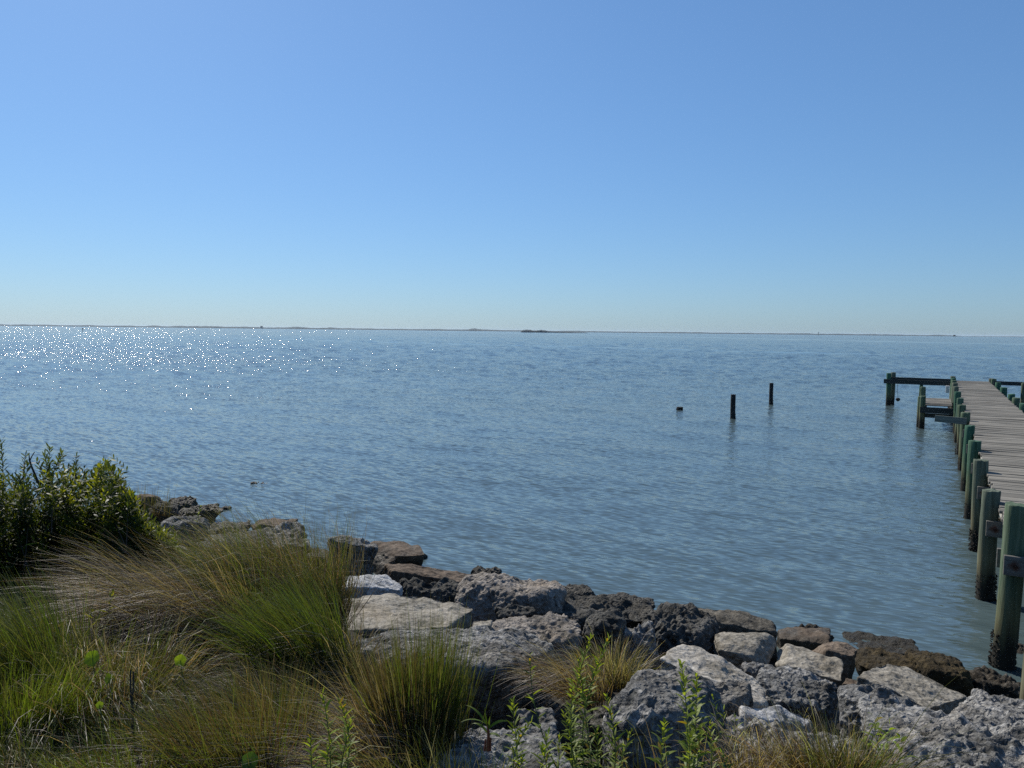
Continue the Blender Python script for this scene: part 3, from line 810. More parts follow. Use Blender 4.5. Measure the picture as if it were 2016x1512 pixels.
def displace(V, F, kind, seed, size):
    n = vnormals(V, F)
    o = np.array([seed * 3.17, seed * 1.31, seed * 2.23])
    P = V + o
    low = fbm(P / (0.55 * size), seed, 3) * 0.055 * size
    if kind.startswith('coquina'):
        w = worley(P / 0.085, seed); w2 = worley(P / 0.20 + 0.25 * vnoise(P / 0.1, seed + 3)[:, None], seed + 5)
        pit = np.clip(1 - w / 0.66, 0, 1) ** 0.9; pit2 = np.clip(1 - w2 / 0.6, 0, 1)
        rid = 1 - np.abs(fbm(P / 0.085, seed + 2, 2))
        patch = np.clip(0.65 + 0.75 * vnoise(P / 0.4, seed + 8), 0.12, 1.3) * (0.40 + 0.60 * np.clip(n[:, 2] * 1.6 + 0.15, 0, 1))     # tops weather deepest
        d = low + patch * (-0.058 * pit - 0.070 * pit2 + 0.042 * rid) + 0.020 * (1 - np.abs(fbm(P / 0.045, seed + 4, 2)))
    elif kind in ('mossy', 'oyster'):
        a = 1.6 if kind == 'oyster' else 1.0
        d = low + a * (0.022 * fbm(P / 0.09, seed + 2, 3) + 0.012 * (1 - np.abs(vnoise(P / 0.035, seed + 4))))
        if kind == 'oyster': d += 0.03 * np.clip(1 - worley(P / 0.07, seed) / 0.5, 0, 1)
    else:
        st = np.abs(fbm(P * np.array([1, 1, 2.2]) / 0.22, seed + 2, 3))
        d = low * 0.6 + 0.012 * fbm(P / 0.12, seed + 2, 3) - 0.014 * st + 0.003 * fbm(P / 0.025, seed + 5, 2)
    return V + n * d[:, None]

def finish_rock(name, V, F, kind, label, cat='rock', group=None):
    c = V.mean(0); c[2] = V[:, 2].min()
    me = mk_mesh(name, V - c, F)
    o = link(name, me, M[kind], None, tuple(c))
    tag(o, label, cat, group or 'riprap rocks along the bank')
    return o

def rock(name, label, box, kind, ratio=0.8, seed=1, boxy=0.5, yaw=0.0, h=None, zoff=0.0, lv=6, p=26, tilt=(0, 0), cat='rock', group=None, z=None):
    """box = outline of the rock in photo pixels; base at the bank; real depth = ratio * width"""
    x0, x1, y0, y1 = box
    rg = np.random.default_rng(seed)
    U, F = ico(lv)
    nb = []
    ofs = []
    cy, sy = math.cos(yaw), math.sin(yaw)
    for ax in range(3):
        for sg in (-1, 1):
            v = np.zeros(3); v[ax] = sg; v += rg.normal(0, 0.16, 3); v /= np.linalg.norm(v)
            nb.append([v[0] * cy - v[1] * sy, v[0] * sy + v[1] * cy, v[2]]); ofs.append(0.5)
    for _ in range(int(rg.integers(5, 10))):
        v = rg.normal(size=3); v /= np.linalg.norm(v)
        nb.append(v); ofs.append(rg.uniform(0.46, 0.62) + 0.16 * boxy)
    nb = np.array(nb); ofs = np.array(ofs)
    B = U * radial(U, nb, ofs, p)[:, None]
    tx, ty = tilt
    if tx or ty:
        Rx = np.array([[1, 0, 0], [0, math.cos(tx), -math.sin(tx)], [0, math.sin(tx), math.cos(tx)]])
        Ry = np.array([[math.cos(ty), 0, math.sin(ty)], [0, 1, 0], [-math.sin(ty), 0, math.cos(ty)]])
        B = B @ (Ry @ Rx).T
    B = (B - B.min(0)) / (B.max(0) - B.min(0)) - 0.5
    P0 = on_ground((x0 + x1) / 2, y1, zoff) if z is None else at((x0 + x1) / 2, y1, z)
    bk = np.array([P0[0], P0[1], 0]); dep = np.linalg.norm(bk); bk /= dep
    rt = np.array([bk[1], -bk[0], 0])
    mpp = np.linalg.norm(P0 - CAM) / FOC
    Wd = (x1 - x0) * mpp; Dp = Wd * ratio; Hh = h if h else max(0.12, (y1 - y0) * mpp * 0.8)
    zb = P0[2] - 0.06
    shift = np.zeros(2)      # along rt, bk
    ctr = P0 + bk * Dp / 2
    for _ in range(14):
        V = ctr + rt * (B[:, :1] * Wd) + bk * (B[:, 1:2] * Dp) + np.array([0, 0, 1.0]) * ((B[:, 2:] + 0.5) * Hh) 
        V[:, 2] += zb - ctr[2]
        qx, qy = proj(V)
        Wd *= np.clip((x1 - x0) / (qx.max() - qx.min()), 0.7, 1.4)
        ctr = ctr + rt * ((x0 + x1) / 2 - (qx.max() + qx.min()) / 2) * mpp
        rr = np.clip((y1 - y0) / (qy.max() - qy.min()), 0.75, 1.3)
        if h: Dp = np.clip(Dp * rr, 0.15 * Wd, 2.6 * Wd)
        else: Hh = np.clip(Hh * rr, 0.08, 1.3)
        dy = (y1 - qy.max())            # move nearer (down) or farther
        ctr = ctr - bk * np.clip(dy * mpp * 1.6, -0.3, 0.3)
    size = (Wd * Dp * Hh) ** (1 / 3)
    V[:, 2] -= np.clip(-B[:, 2] - 0.12, 0, 1) * 2.6 * (0.22 if P0[2] < 0.4 else 0.14)      # bedded in the bank
    V = displace(V, F, kind, seed, size)
    return finish_rock(name, V, F, kind, label, cat, group)

def slab(name, label, top, thick, kind, seed=1, lv=6, p=26, flare=1.0, cat='rock', extra=(), group=None, skew=(0, 0)):
    """top = corners (px, py, z) of the visible upper face; body hangs below it"""
    T = np.array([at(a, b, c) for a, b, c in top])
    c = T.mean(0)
    Bt = c + (T - c) * flare; Bt[:, 2] -= thick; Bt[:, 0] += skew[0]; Bt[:, 1] += skew[1]
    P = np.concatenate([T, Bt] + ([np.array([at(*e) for e in extra])] if len(extra) else []))
    ctr = P.mean(0)
    bm = bmesh.new()
    for q in P - ctr: bm.verts.new(q)
    bmesh.ops.convex_hull(bm, input=bm.verts)
    bm.normal_update()
    nb = []; of = []
    for f in bm.faces:
        n = np.array(f.normal[:]); d = float(n @ np.array(f.verts[0].co[:]))
        if d < 0: n = -n; d = -d
        if f.calc_area() < 1e-5: continue
        if any(n @ k > 0.995 for k in nb): continue
        nb.append(n); of.append(max(d, 0.02))
    bm.free()
    U, F = ico(lv)
    sc = (P - ctr).std(0) + 0.02
    U2 = U * sc; U2 /= np.linalg.norm(U2, axis=1)[:, None]
    V = U2 * radial(U2, np.array(nb), np.array(of), p)[:, None]
    for _ in range(2): pass
    V = V + ctr
    size = float(np.prod(V.max(0) - V.min(0)) ** (1 / 3))
    V = displace(V, F, kind, seed, size * 0.7)
    return finish_rock(name, V, F, kind, label, cat, group)

# --- far left end of the bank
rock('rock', 'brown rock with thin grass at the shrub edge, leftmost on the waterline', (256, 326, 973, 1016), 'brown', 0.9, 203, lv=6, z=0.12, boxy=0.0, p=12)
rock('rock', 'dark low rock tucked between the leftmost brown rock and the ragged one', (290, 352, 990, 1034), 'coquina_dark', 0.9, 204, lv=6, z=0.2, boxy=0.1)
rock('rock', 'dark brown ragged rock at the left waterline', (327, 386, 980, 1022), 'coquina_dark', 0.8, 4, lv=6, z=0.05)
rock('rock', 'dark wedge rock sloping down into the water at left', (345, 438, 994, 1034), 'coquina_dark', 0.7, 5, lv=6, z=0.05, tilt=(0, 0.3))
rock('rock', 'pale grey flat rock below the dark rocks at left, behind grass', (320, 412, 1018, 1062), 'coquina', 0.9, 6, lv=6, z=0.3)
rock('rock', 'grey pitted rock at the waterline between dark wedge and brown capped rock', (404, 492, 1026, 1064), 'coquina', 0.8, 7, lv=6, z=0.15)
rock('rock', 'brown capped rock on the waterline above the big grey slab', (494, 588, 1020, 1068), 'brown', 0.8, 8, lv=6, z=0.2)
rock('boulder', 'broad grey boulder half hidden behind the tall grass', (398, 618, 1038, 1130), 'coquina', 0.8, 9, lv=6, z=0.6, boxy=0.8)
rock('rock', 'tiny dark rock awash just off the left waterline', (437, 456, 997, 1012), 'oyster', 0.9, 10, lv=5, z=-0.04)
rock('rock', 'flat dark oyster rock breaking the surface out in the water', (490, 514, 950, 960), 'oyster', 0.8, 41, lv=5, z=-0.05)
rock('rock', 'smaller speck of oyster rock beside the flat awash one', (513, 527, 952, 959), 'oyster', 0.8, 42, lv=4, z=-0.04)
# --- middle of the bank
rock('boulder', 'upright grey boulder with pitted crown beside the tall grass', (642, 742, 1056, 1146), 'coquina', 0.75, 12, lv=6, z=0.45, boxy=0.2)
rock('rock', 'reddish brown rock behind the upright grey boulder', (718, 838, 1066, 1128), 'brown', 0.8, 13, lv=6, z=0.05, tilt=(0, 0.25))
rock('rock', 'small black shell crusted knob at the water edge', (808, 843, 1089, 1114), 'oyster', 0.9, 14, lv=5, z=-0.05)
slab('stone_slab', 'long dark brown beam shaped slab along the waterline', [(757, 1110, .52), (790, 1107, .52), (905, 1125, .40), (962, 1140, .33), (945, 1152, .33), (880, 1140, .4), (770, 1124, .5)], 0.38, 'brown', 15, lv=6)
rock('rock', 'small black rock in the water beyond the long brown slab', (926, 988, 1119, 1158), 'oyster', 0.8, 16, lv=6, z=-0.05)
slab('stone_block', 'white limestone block behind the flat beige slab', [(672, 1132, 1.08), (740, 1126, 1.05), (765, 1130, 1.0), (796, 1152, .95), (790, 1160, .95), (735, 1150, 1.02), (676, 1152, 1.1)], 0.40, 'white', 17, lv=6, p=20)
rock('rock', 'dark green black pitted rock right of the white block', (790, 925, 1144, 1204), 'coquina_dark', 0.7, 18, lv=6, z=0.55)
slab('stone_slab', 'large flat beige slab with a broken right end', [(676, 1172, 1.22), (745, 1167, 1.22), (822, 1169, 1.18), (936, 1201, 1.10), (905, 1222, 1.12), (880, 1240, 1.14), (800, 1242, 1.2), (672, 1240, 1.24)], 0.24, 'tan', 19, lv=7, p=40, flare=0.96)
rock('boulder', 'large rounded pinkish grey boulder, the highest behind the middle of the bank', (896, 1108, 1134, 1262), 'coquina_pink', 0.75, 21, lv=7, z=0.55, boxy=0.1)
rock('rock', 'small brown rock resting on the face of the pinkish boulder', (978, 1052, 1194, 1238), 'coquina_dark', 0.6, 22, lv=6, z=1.02, boxy=0.9)
rock('rock', 'small pale wedge shaped stone between beige slab and pitted boulder', (928, 970, 1221, 1262), 'tan', 0.8, 23, lv=5, z=1.1)
rock('rock', 'pinkish pitted rock slab behind the pitted central boulder', (965, 1140, 1216, 1290), 'coquina_pink', 0.9, 24, lv=6, z=1.05)
slab('boulder', 'big pitted grey boulder with dark front face in the middle foreground', [(690, 1258, 1.60), (760, 1246, 1.55), (980, 1243, 1.45), (1085, 1252, 1.42), (1096, 1272, 1.45), (1050, 1300, 1.5), (950, 1318, 1.55), (850, 1308, 1.6), (700, 1290, 1.62)], 0.66, 'coquina', 25, lv=7, p=14, flare=0.88, skew=(0, 0.12))
rock('rock', 'small dark pitted stone in shadow under the central boulder', (1014, 1092, 1398, 1462), 'coquina', 0.9, 26, lv=6, z=1.55)
rock('boulder', 'low pitted grey rock at the bottom edge holding the red stemmed sprout', (838, 1150, 1432, 1580), 'coquina', 0.75, 27, lv=7, z=1.62, boxy=0.8)
# --- right of middle
rock('rock', 'dark ragged flat stone on the waterline right of the pinkish boulder', (1074, 1174, 1154, 1192), 'coquina_dark', 0.7, 31, lv=6, z=0.3, boxy=0.8)
rock('boulder', 'broad dark pitted boulder at the water, left of the long block', (1082, 1290, 1172, 1270), 'coquina_dark', 0.7, 32, lv=6, z=0.5, boxy=0.6)
rock('boulder', 'dark rounded pitted boulder in front of the long block', (1255, 1412, 1194, 1296), 'coquina_dark', 0.8, 33, lv=7, z=0.6, boxy=0.3)
rock('rock', 'greenish grey rock in shade behind the middle grass clump', (1146, 1228, 1208, 1296), 'coquina_dark', 0.8, 34, lv=6, z=0.95)
rock('rock', 'low grey rock in shade between grass clump and dark rounded boulder', (1210, 1296, 1232, 1312), 'coquina', 0.8, 35, lv=6, z=0.9)
slab('stone_block', 'long dark rectangular block lying along the waterline', [(1306, 1190, .66), (1330, 1186, .66), (1440, 1200, .60), (1520, 1222, .56), (1534, 1240, .55), (1500, 1240, .56), (1400, 1222, .6), (1320, 1206, .66)], 0.62, 'dark_block', 36, lv=7, p=30)
rock('boulder', 'smooth tan rounded rock below the end of the long dark block', (1402, 1528, 1242, 1334), 'tan', 0.75, 137, lv=6, z=0.55, boxy=0.0, p=12, tilt=(0, 0.2))
slab('stone_slab', 'long cream slab tilted down to the right with a groove along it', [(1297, 1297, 1.18), (1330, 1266, 1.2), (1352, 1258, 1.2), (1420, 1292, 1.1), (1498, 1338, .98), (1516, 1388, .98), (1470, 1380, 1.08), (1342, 1312, 1.18)], 0.30, 'cream', 38, lv=7, p=22)
slab('stone_slab', 'narrow cream ledge under the grooved cream slab', [(1340, 1322, 1.06), (1400, 1340, 1.04), (1505, 1390, .92), (1480, 1398, .95), (1400, 1366, 1.05)], 0.2, 'cream', 39, lv=6, p=22)
rock('rock', 'small grey stone wedged above the rounded pitted rock', (1466, 1506, 1310, 1350), 'coquina_pale', 0.8, 40, lv=5, z=0.75)
rock('boulder', 'knobbly pitted grey rock right of the cream slab', (1492, 1660, 1310, 1412), 'coquina', 0.8, 43, lv=7, z=0.85, boxy=0.2)
slab('boulder', 'largest dark boulder in the foreground with a smooth blue grey side', [(1225, 1345, 1.72), (1282, 1306, 1.70), (1345, 1302, 1.66), (1388, 1322, 1.62), (1400, 1370, 1.62), (1330, 1400, 1.72), (1230, 1385, 1.75)], 0.75, 'coquina', 44, lv=7, p=12, flare=1.18, extra=[(1178, 1402, 1.5), (1452, 1500, 1.2), (1190, 1480, 1.45)])
rock('rock', 'pitted grey rock squeezed between large dark boulder and cream slab', (1384, 1470, 1346, 1444), 'coquina', 0.9, 45, lv=6, z=1.05)
slab('stone_block', 'smooth white grey stone behind the tan grass at right', [(1456, 1388, 1.22), (1520, 1386, 1.18), (1560, 1392, 1.14), (1604, 1420, 1.05), (1590, 1428, 1.08), (1520, 1420, 1.15), (1462, 1404, 1.22)], 0.3, 'white', 46, lv=6, p=18)
rock('rock', 'grey rock under the tan grass at the bottom', (1428, 1690, 1426, 1560), 'coquina_pale', 0.7, 47, lv=7, z=1.15, boxy=0.6)
# --- right end
rock('rock', 'dark shell topped brown rock at the water right of the long block', (1530, 1634, 1233, 1296), 'brown', 0.8, 51, lv=6, z=0.1)
rock('rock', 'shell crust cap on top of the dark brown shoreline rock', (1566, 1632, 1238, 1266), 'oyster', 0.8, 52, lv=6, z=0.12)
rock('rock', 'brown rock leaning behind the mottled tan rock', (1590, 1690, 1261, 1332), 'brown', 0.8, 53, lv=6, z=0.3, tilt=(0, 0.25))
rock('boulder', 'mottled tan and olive rock left of the weedy boulders', (1528, 1660, 1268, 1356), 'tan', 0.7, 154, lv=6, z=0.6, boxy=0.0, p=14, tilt=(0, 0.25))
rock('boulder', 'farthest weed covered dark boulder, domed, in the water', (1660, 1812, 1247, 1308), 'mossy', 0.7, 255, lv=6, z=0.0, boxy=0.0, p=9)
rock('boulder', 'middle weed covered dark boulder behind the beige slab', (1680, 1808, 1278, 1342), 'mossy', 0.8, 256, lv=6, z=0.2, boxy=0.0, p=9)
rock('boulder', 'rightmost weed covered dark boulder beside the nearest piling', (1786, 1916, 1282, 1372), 'mossy', 0.8, 257, lv=7, z=0.1, boxy=0.0, p=9)
slab('stone_slab', 'sloping beige slab with dark underside near the weedy boulders', [(1686, 1332, .88), (1700, 1322, .88), (1735, 1304, .86), (1772, 1303, .84), (1850, 1345, .74), (1910, 1372, .70), (1830, 1394, .80), (1760, 1358, .86)], 0.22, 'tan', 58, lv=7, p=30)
rock('rock', 'small olive stone tucked under the left end of the sloping slab', (1652, 1694, 1333, 1368), 'brown', 0.8, 59, lv=5, z=0.7)
rock('boulder', 'rounded pitted grey boulder between the tan grass and pale boulder', (1652, 1836, 1352, 1494), 'coquina', 0.8, 160, lv=7, z=1.0, boxy=0.0, p=12)
rock('boulder', 'pale pitted boulder at the right edge under the piling', (1830, 2090, 1366, 1490), 'coquina_pale', 0.75, 161, lv=7, z=0.95, boxy=0.7)
rock('boulder', 'pale pitted boulder filling the bottom right corner', (1700, 2120, 1466, 1600), 'coquina_pale', 0.6, 62, lv=7, z=1.2, boxy=0.8)
rock('rock', 'black shell crusted rock at the foot of the nearest piling', (1912, 2022, 1320, 1392), 'oyster', 0.8, 63, lv=6, z=0.0)
rock('rock', 'brown shell crusted rock behind the nearest piling at the edge', (1990, 2060, 1268, 1330), 'oyster', 0.8, 64, lv=6, z=-0.1)
rock('rock', 'flat grey rock showing through the matted grass at left', (318, 540, 1230, 1322), 'coquina', 0.9, 65, lv=7, z=1.52, boxy=0.9)
# filler stones deep in the gaps, seen only as shadowed lumps
fill = [(1120, 1300, 60, 'shadowed filler stone between central boulder and silvery grass fan'), (1460, 1350, 46, 'shadowed filler stone under the lower end of the grooved cream slab'), (1560, 1350, 50, 'shadowed filler stone above the knobbly pitted rock'), (1690, 1350, 46, 'shadowed filler stone under the left end of the sloping beige slab'), (1640, 1420, 56, 'shadowed filler stone between knobbly and rounded pitted rocks'), (900, 1215, 44, 'shadowed filler stone under the broken end of the beige slab'), (1240, 1290, 50, 'shadowed filler stone behind the silvery grass fan'), (700, 1200, 60, 'shadowed filler stone under the left side of the beige slab'), (600, 1120, 60, 'filler stone in the grass left of the upright grey boulder'), (1560, 1295, 40, 'shadowed filler stone between long block and mottled tan rock'), (1090, 1440, 70, 'shadowed filler stone in the black hollow right of the small dark stone'), (1180, 1430, 70, 'shadowed filler stone left of the largest dark boulder')]
for k, (a, b, w, lab) in enumerate(fill):
    rock('rock', lab, (a - w, a + w, b - w * 0.55, b + w * 0.5), 'coquina_dark', 0.9, 500 + k, lv=5, zoff=-0.25)

# loose rubble and shell lying in the gaps of the riprap
def rubble():
    rg = np.random.default_rng(31)
    U, F = ico(4)
    VV = []; FF = []; o = 0
    for k in range(420):
        u = rg.uniform(-9.5, 11.5); sh = rg.uniform(-0.2, 5.2)
        x = 4.51 + u * (-0.826) + sh * (-0.564); y = 7.38 + u * 0.564 + sh * (-0.826)
        if (x + 1.5) * 0.951 + (y - 6.9) * 0.308 < 0.2: continue
        z = ground(x, y); z = z - np.clip(z * 0.5, 0, 0.5) + 0.02
        r = rg.uniform(0.03, 0.13)
        nb = rg.normal(size=(9, 3)); nb /= np.linalg.norm(nb, axis=1)[:, None]
        V = U * radial(U, nb, rg.uniform(0.7, 1.0, 9), 14)[:, None]
        V = np.clip(V, -1.5, 1.5) * r * np.array([rg.uniform(0.8, 1.3), rg.uniform(0.8, 1.3), rg.uniform(0.5, 0.9)])
        VV.append(V + np.array([x, y, z])); FF.append(F + o); o += len(V)
    ob = link('rubble', mk_mesh('rubble', np.concatenate(VV), np.concatenate(FF)), M['coquina'])
    tag(ob, 'small broken stones lying in the gaps of the riprap', 'rubble', kind='stuff')
rubble()

# ------------------------------------------------------------------ vegetation
def ribbons(base, d0, L, droop, width, c0, c1, prof, seg, rg, side=None, power=1.5, sway=None, cm=None):
    n = len(base)
    t = np.linspace(0, 1, seg + 1)
    pts = np.zeros((n, seg + 1, 3)); pts[:, 0] = base
    d0 = d0 / np.linalg.norm(d0, axis=1)[:, None]
    g = np.zeros((n, 3)); g[:, 2] = -1.0
    if sway is not None: g = g + sway
    for k in range(seg):
        tm = (t[k] + t[k + 1]) / 2
        d = d0 + g * (droop * tm ** power)[:, None]
        d /= np.linalg.norm(d, axis=1)[:, None]
        pts[:, k + 1] = pts[:, k] + d * (L / seg)[:, None]
    if side is None:
        a = rg.uniform(0, 2 * math.pi, n); side = np.stack([np.cos(a), np.sin(a), rg.normal(0, 0.2, n)], -1)
    side = side - (side * d0).sum(1)[:, None] * d0
    side /= np.linalg.norm(side, axis=1)[:, None] + 1e-9
    wp = np.interp(t, np.linspace(0, 1, len(prof)), prof)
    off = side[:, None, :] * (width[:, None] * wp[None, :])[:, :, None] * 0.5
    V = np.stack([pts - off, pts + off], 2).reshape(n, -1, 3)          # (n, 2*(seg+1), 3)
    q = np.array([[2 * k, 2 * k + 1, 2 * k + 3, 2 * k + 2] for k in range(seg)])
    F = (q[None] + (np.arange(n) * 2 * (seg + 1))[:, None, None]).reshape(-1, 4)
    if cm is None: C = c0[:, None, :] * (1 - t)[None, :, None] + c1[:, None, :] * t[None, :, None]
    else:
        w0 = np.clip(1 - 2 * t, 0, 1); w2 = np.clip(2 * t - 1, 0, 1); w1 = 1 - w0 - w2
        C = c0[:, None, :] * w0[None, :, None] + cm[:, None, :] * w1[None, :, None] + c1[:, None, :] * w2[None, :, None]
    C = np.repeat(C[:, :, None, :], 2, 2).reshape(n, -1, 3)
    return V.reshape(-1, 3), F, C.reshape(-1, 3)

def ribbon_obj(name, parts, mat, parent=None, origin=None):
    V = np.concatenate([p_[0] for p_ in parts]); C = np.concatenate([p_[2] for p_ in parts])
    o = 0; F = []
    for p_ in parts: F.append(p_[1] + o); o += len(p_[0])
    F = np.concatenate(F)
    if origin is not None: V = V - np.array(origin)
    me = mk_mesh(name, V, F)
    ca = me.color_attributes.new('Col', 'FLOAT_COLOR', 'POINT')
    ca.data.foreach_set('color', np.concatenate([np.clip(C, 0, 1), np.ones((len(C), 1))], 1).astype(np.float32).ravel())
    return link(name, me, mat, parent, origin if parent is None else None)

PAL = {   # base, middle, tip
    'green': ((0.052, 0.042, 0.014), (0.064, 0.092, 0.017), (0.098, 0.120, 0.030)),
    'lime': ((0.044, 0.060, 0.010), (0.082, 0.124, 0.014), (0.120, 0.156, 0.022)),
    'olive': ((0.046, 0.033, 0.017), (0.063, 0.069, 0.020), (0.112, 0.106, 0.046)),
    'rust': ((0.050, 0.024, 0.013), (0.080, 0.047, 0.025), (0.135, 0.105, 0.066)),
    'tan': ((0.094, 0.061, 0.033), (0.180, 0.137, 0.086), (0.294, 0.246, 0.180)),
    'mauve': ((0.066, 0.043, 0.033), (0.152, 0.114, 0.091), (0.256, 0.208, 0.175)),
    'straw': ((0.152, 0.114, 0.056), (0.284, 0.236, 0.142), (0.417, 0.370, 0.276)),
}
def colours(n, mix, rg):
    keys = list(mix); pr = np.array([mix[k] for k in keys], float); pr /= pr.sum()
    ch = rg.choice(len(keys), n, p=pr)
    A = np.array([PAL[k] for k in keys])[ch]                     # n,3,3
    A = A * np.exp(rg.normal(0, 0.22, (n, 1, 1))) * np.exp(rg.normal(0, 0.06, (n, 1, 3)))
    return A[:, 0], A[:, 1], A[:, 2]

def tuft(c, n, rad, L, lean, spread, droop, mix, rg, width=(0.0022, 0.0045), kv=0.13, sway=None, zfun=True, seg=5, ell=1.0):
    a = rg.uniform(0, 2 * math.pi, n); r = rad * np.sqrt(rg.random(n))
    bx = r * np.cos(a) * ell; by = r * np.sin(a)
    m_ = max(3, int(5 + rad * 22)); ka = rg.uniform(0, 6.28, m_); kr = rad * np.sqrt(rg.random(m_))
    kx = kr * np.cos(ka) * ell; ky = kr * np.sin(ka)
    w_ = rg.integers(0, m_, n); far_ = rg.random(n) < 0.8
    bx = np.where(far_, kx[w_] + rg.normal(0, 0.045, n), bx); by = np.where(far_, ky[w_] + rg.normal(0, 0.045, n), by)
    kl = rg.uniform(0.62, 1.12, m_)[w_]; kdx = rg.normal(0, kv, m_)[w_]; kdy = rg.normal(0, kv, m_)[w_]
    b = np.stack([c[0] + bx, c[1] + by, np.full(n, c[2])], -1)
    r = np.hypot(bx, by); a = np.arctan2(by, bx)
    if zfun: b[:, 2] = c[2] + (ground(b[:, 0], b[:, 1]) - ground(c[0], c[1])) - 0.03
    d = np.stack([np.cos(a) * (r / max(rad, 1e-6)) * spread + lean[0] + kdx + rg.normal(0, spread * 0.35, n),
                  np.sin(a) * (r / max(rad, 1e-6)) * spread + lean[1] + kdy + rg.normal(0, spread * 0.35, n), np.full(n, 1.0) + rg.normal(0, 0.1, n)], -1)
    ln = L * kl * rg.uniform(0.35, 1.05, n) ** 0.8
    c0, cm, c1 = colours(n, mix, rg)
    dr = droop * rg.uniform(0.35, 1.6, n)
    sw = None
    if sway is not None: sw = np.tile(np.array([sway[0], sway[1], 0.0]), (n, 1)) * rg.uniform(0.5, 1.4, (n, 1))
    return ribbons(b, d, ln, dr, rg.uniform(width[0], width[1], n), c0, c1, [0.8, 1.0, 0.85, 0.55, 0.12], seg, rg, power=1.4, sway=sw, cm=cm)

def tussock(px, py, label, specs, seed, zoff=0.0, z=None, name='grass_tussock'):
    rg = np.random.default_rng(seed)
    c = on_ground(px, py, zoff) if z is None else at(px, py, z)
    parts = []
    for s_ in specs:
        s_ = dict(s_); dx, dy = s_.pop('at', (0, 0))
        parts.append(tuft((c[0] + dx, c[1] + dy, c[2]), rg=rg, **s_))
    # a few broad straw blades arching over, pale colour standing in for sunlit gloss
    if len(specs) and specs[0]['n'] > 1200:
        parts.append(tuft(tuple(c), 70, specs[0]['rad'], specs[0]['L'] * 0.85, (-0.45, -0.2), 0.5, 2.2, {'straw': 4, 'tan': 2}, rg, width=(0.003, 0.0055), sway=(-0.9, -0.4), seg=8))
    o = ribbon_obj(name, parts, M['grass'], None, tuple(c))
    tag(o, label, 'grass', 'grass tussocks on the bank')
    return o

tussock(415, 1268, 'big mauve tan tussock with blades combed over to the left', [
    dict(n=5200, rad=0.26, L=0.95, lean=(-0.24, 0.0), spread=0.34, droop=1.35, mix={'mauve': 6, 'tan': 2, 'rust': 1.5, 'olive': 0.7}, sway=(-0.8, -0.2), kv=0.08),
    dict(n=1000, rad=0.22, L=0.9, lean=(-0.45, -0.1), spread=0.4, droop=2.2, mix={'tan': 2, 'straw': 1, 'mauve': 4}, sway=(-0.9, -0.35), kv=0.08)], 1001)
tussock(470, 1240, 'tall green upright tussock in the middle of the left grass', [
    dict(n=3000, rad=0.22, L=0.92, lean=(-0.12, 0.05), spread=0.32, droop=0.75, mix={'green': 6, 'olive': 4, 'rust': 1}, sway=(-0.7, 0), kv=0.1),
    dict(n=900, rad=0.2, L=0.75, lean=(0.12, 0), spread=0.4, droop=1.0, mix={'olive': 3, 'rust': 3, 'mauve': 1}, sway=(-0.4, 0))], 1002)
tussock(588, 1245, 'tallest dark tussock at the right of the left grass, beside the white block', [
    dict(n=4600, rad=0.27, L=1.06, lean=(-0.12, 0.05), spread=0.34, droop=1.15, mix={'olive': 3, 'rust': 4, 'green': 2, 'tan': 3, 'mauve': 4}, sway=(-1.0, 0), at=(-0.08, 0), kv=0.1),
    dict(n=450, rad=0.14, L=1.06, lean=(0.02, 0.05), spread=0.20, droop=0.3, mix={'olive': 4, 'green': 3, 'rust': 1}, at=(0.10, 0))], 1003)
tussock(632, 1340, 'fresh green tussock leaning left below the flat beige slab', [
    dict(n=2600, rad=0.16, L=0.80, lean=(-0.55, 0.15), spread=0.30, droop=0.55, mix={'green': 6, 'lime': 2, 'olive': 2}, sway=(-0.4, 0), kv=0.1),
    dict(n=700, rad=0.2, L=0.6, lean=(-0.1, 0.0), spread=0.4, droop=1.2, mix={'tan': 2, 'olive': 3, 'mauve': 1}, sway=(-0.8, -0.1))], 1005)
tussock(815, 1480, 'tall rust and green tussock in front of the central boulder', [
    dict(n=2400, rad=0.11, L=0.56, lean=(-0.08, 0.05), spread=0.20, droop=0.35, mix={'rust': 5, 'olive': 3, 'mauve': 2, 'green': 1}, kv=0.1),
    dict(n=1000, rad=0.09, L=0.66, lean=(0.03, 0.08), spread=0.14, droop=0.12, mix={'green': 4, 'olive': 4}, at=(0.07, 0.02), kv=0.06),
    dict(n=800, rad=0.12, L=0.56, lean=(-0.42, -0.1), spread=0.28, droop=2.0, mix={'tan': 4, 'straw': 2, 'mauve': 4}, sway=(-1.2, -0.35), kv=0.1)], 1006)
tussock(700, 1530, 'drooping pale straw tussock left of the rust tussock', [
    dict(n=2200, rad=0.18, L=0.62, lean=(-0.35, 0.0), spread=0.40, droop=1.9, mix={'mauve': 5, 'tan': 4, 'straw': 2, 'olive': 2}, sway=(-1.1, -0.3), kv=0.1)], 1007)
tussock(480, 1520, 'brown and green tussock at the bottom, middle of the left grass', [
    dict(n=2600, rad=0.24, L=0.50, lean=(-0.05, 0.05), spread=0.34, droop=0.6, mix={'rust': 4, 'olive': 5, 'green': 2}, sway=(-0.5, 0), kv=0.1),
    dict(n=800, rad=0.2, L=0.6, lean=(-0.35, 0), spread=0.4, droop=2.0, mix={'tan': 3, 'mauve': 4}, sway=(-0.9, -0.2))], 1008)
tussock(420, 1372, 'matted olive grass patch below the flat grey rock', [
    dict(n=2600, rad=0.40, L=0.42, lean=(-0.35, 0.0), spread=0.5, droop=1.8, mix={'olive': 5, 'green': 3, 'tan': 3, 'mauve': 2}, sway=(-0.9, 0), ell=1.3)], 1009)
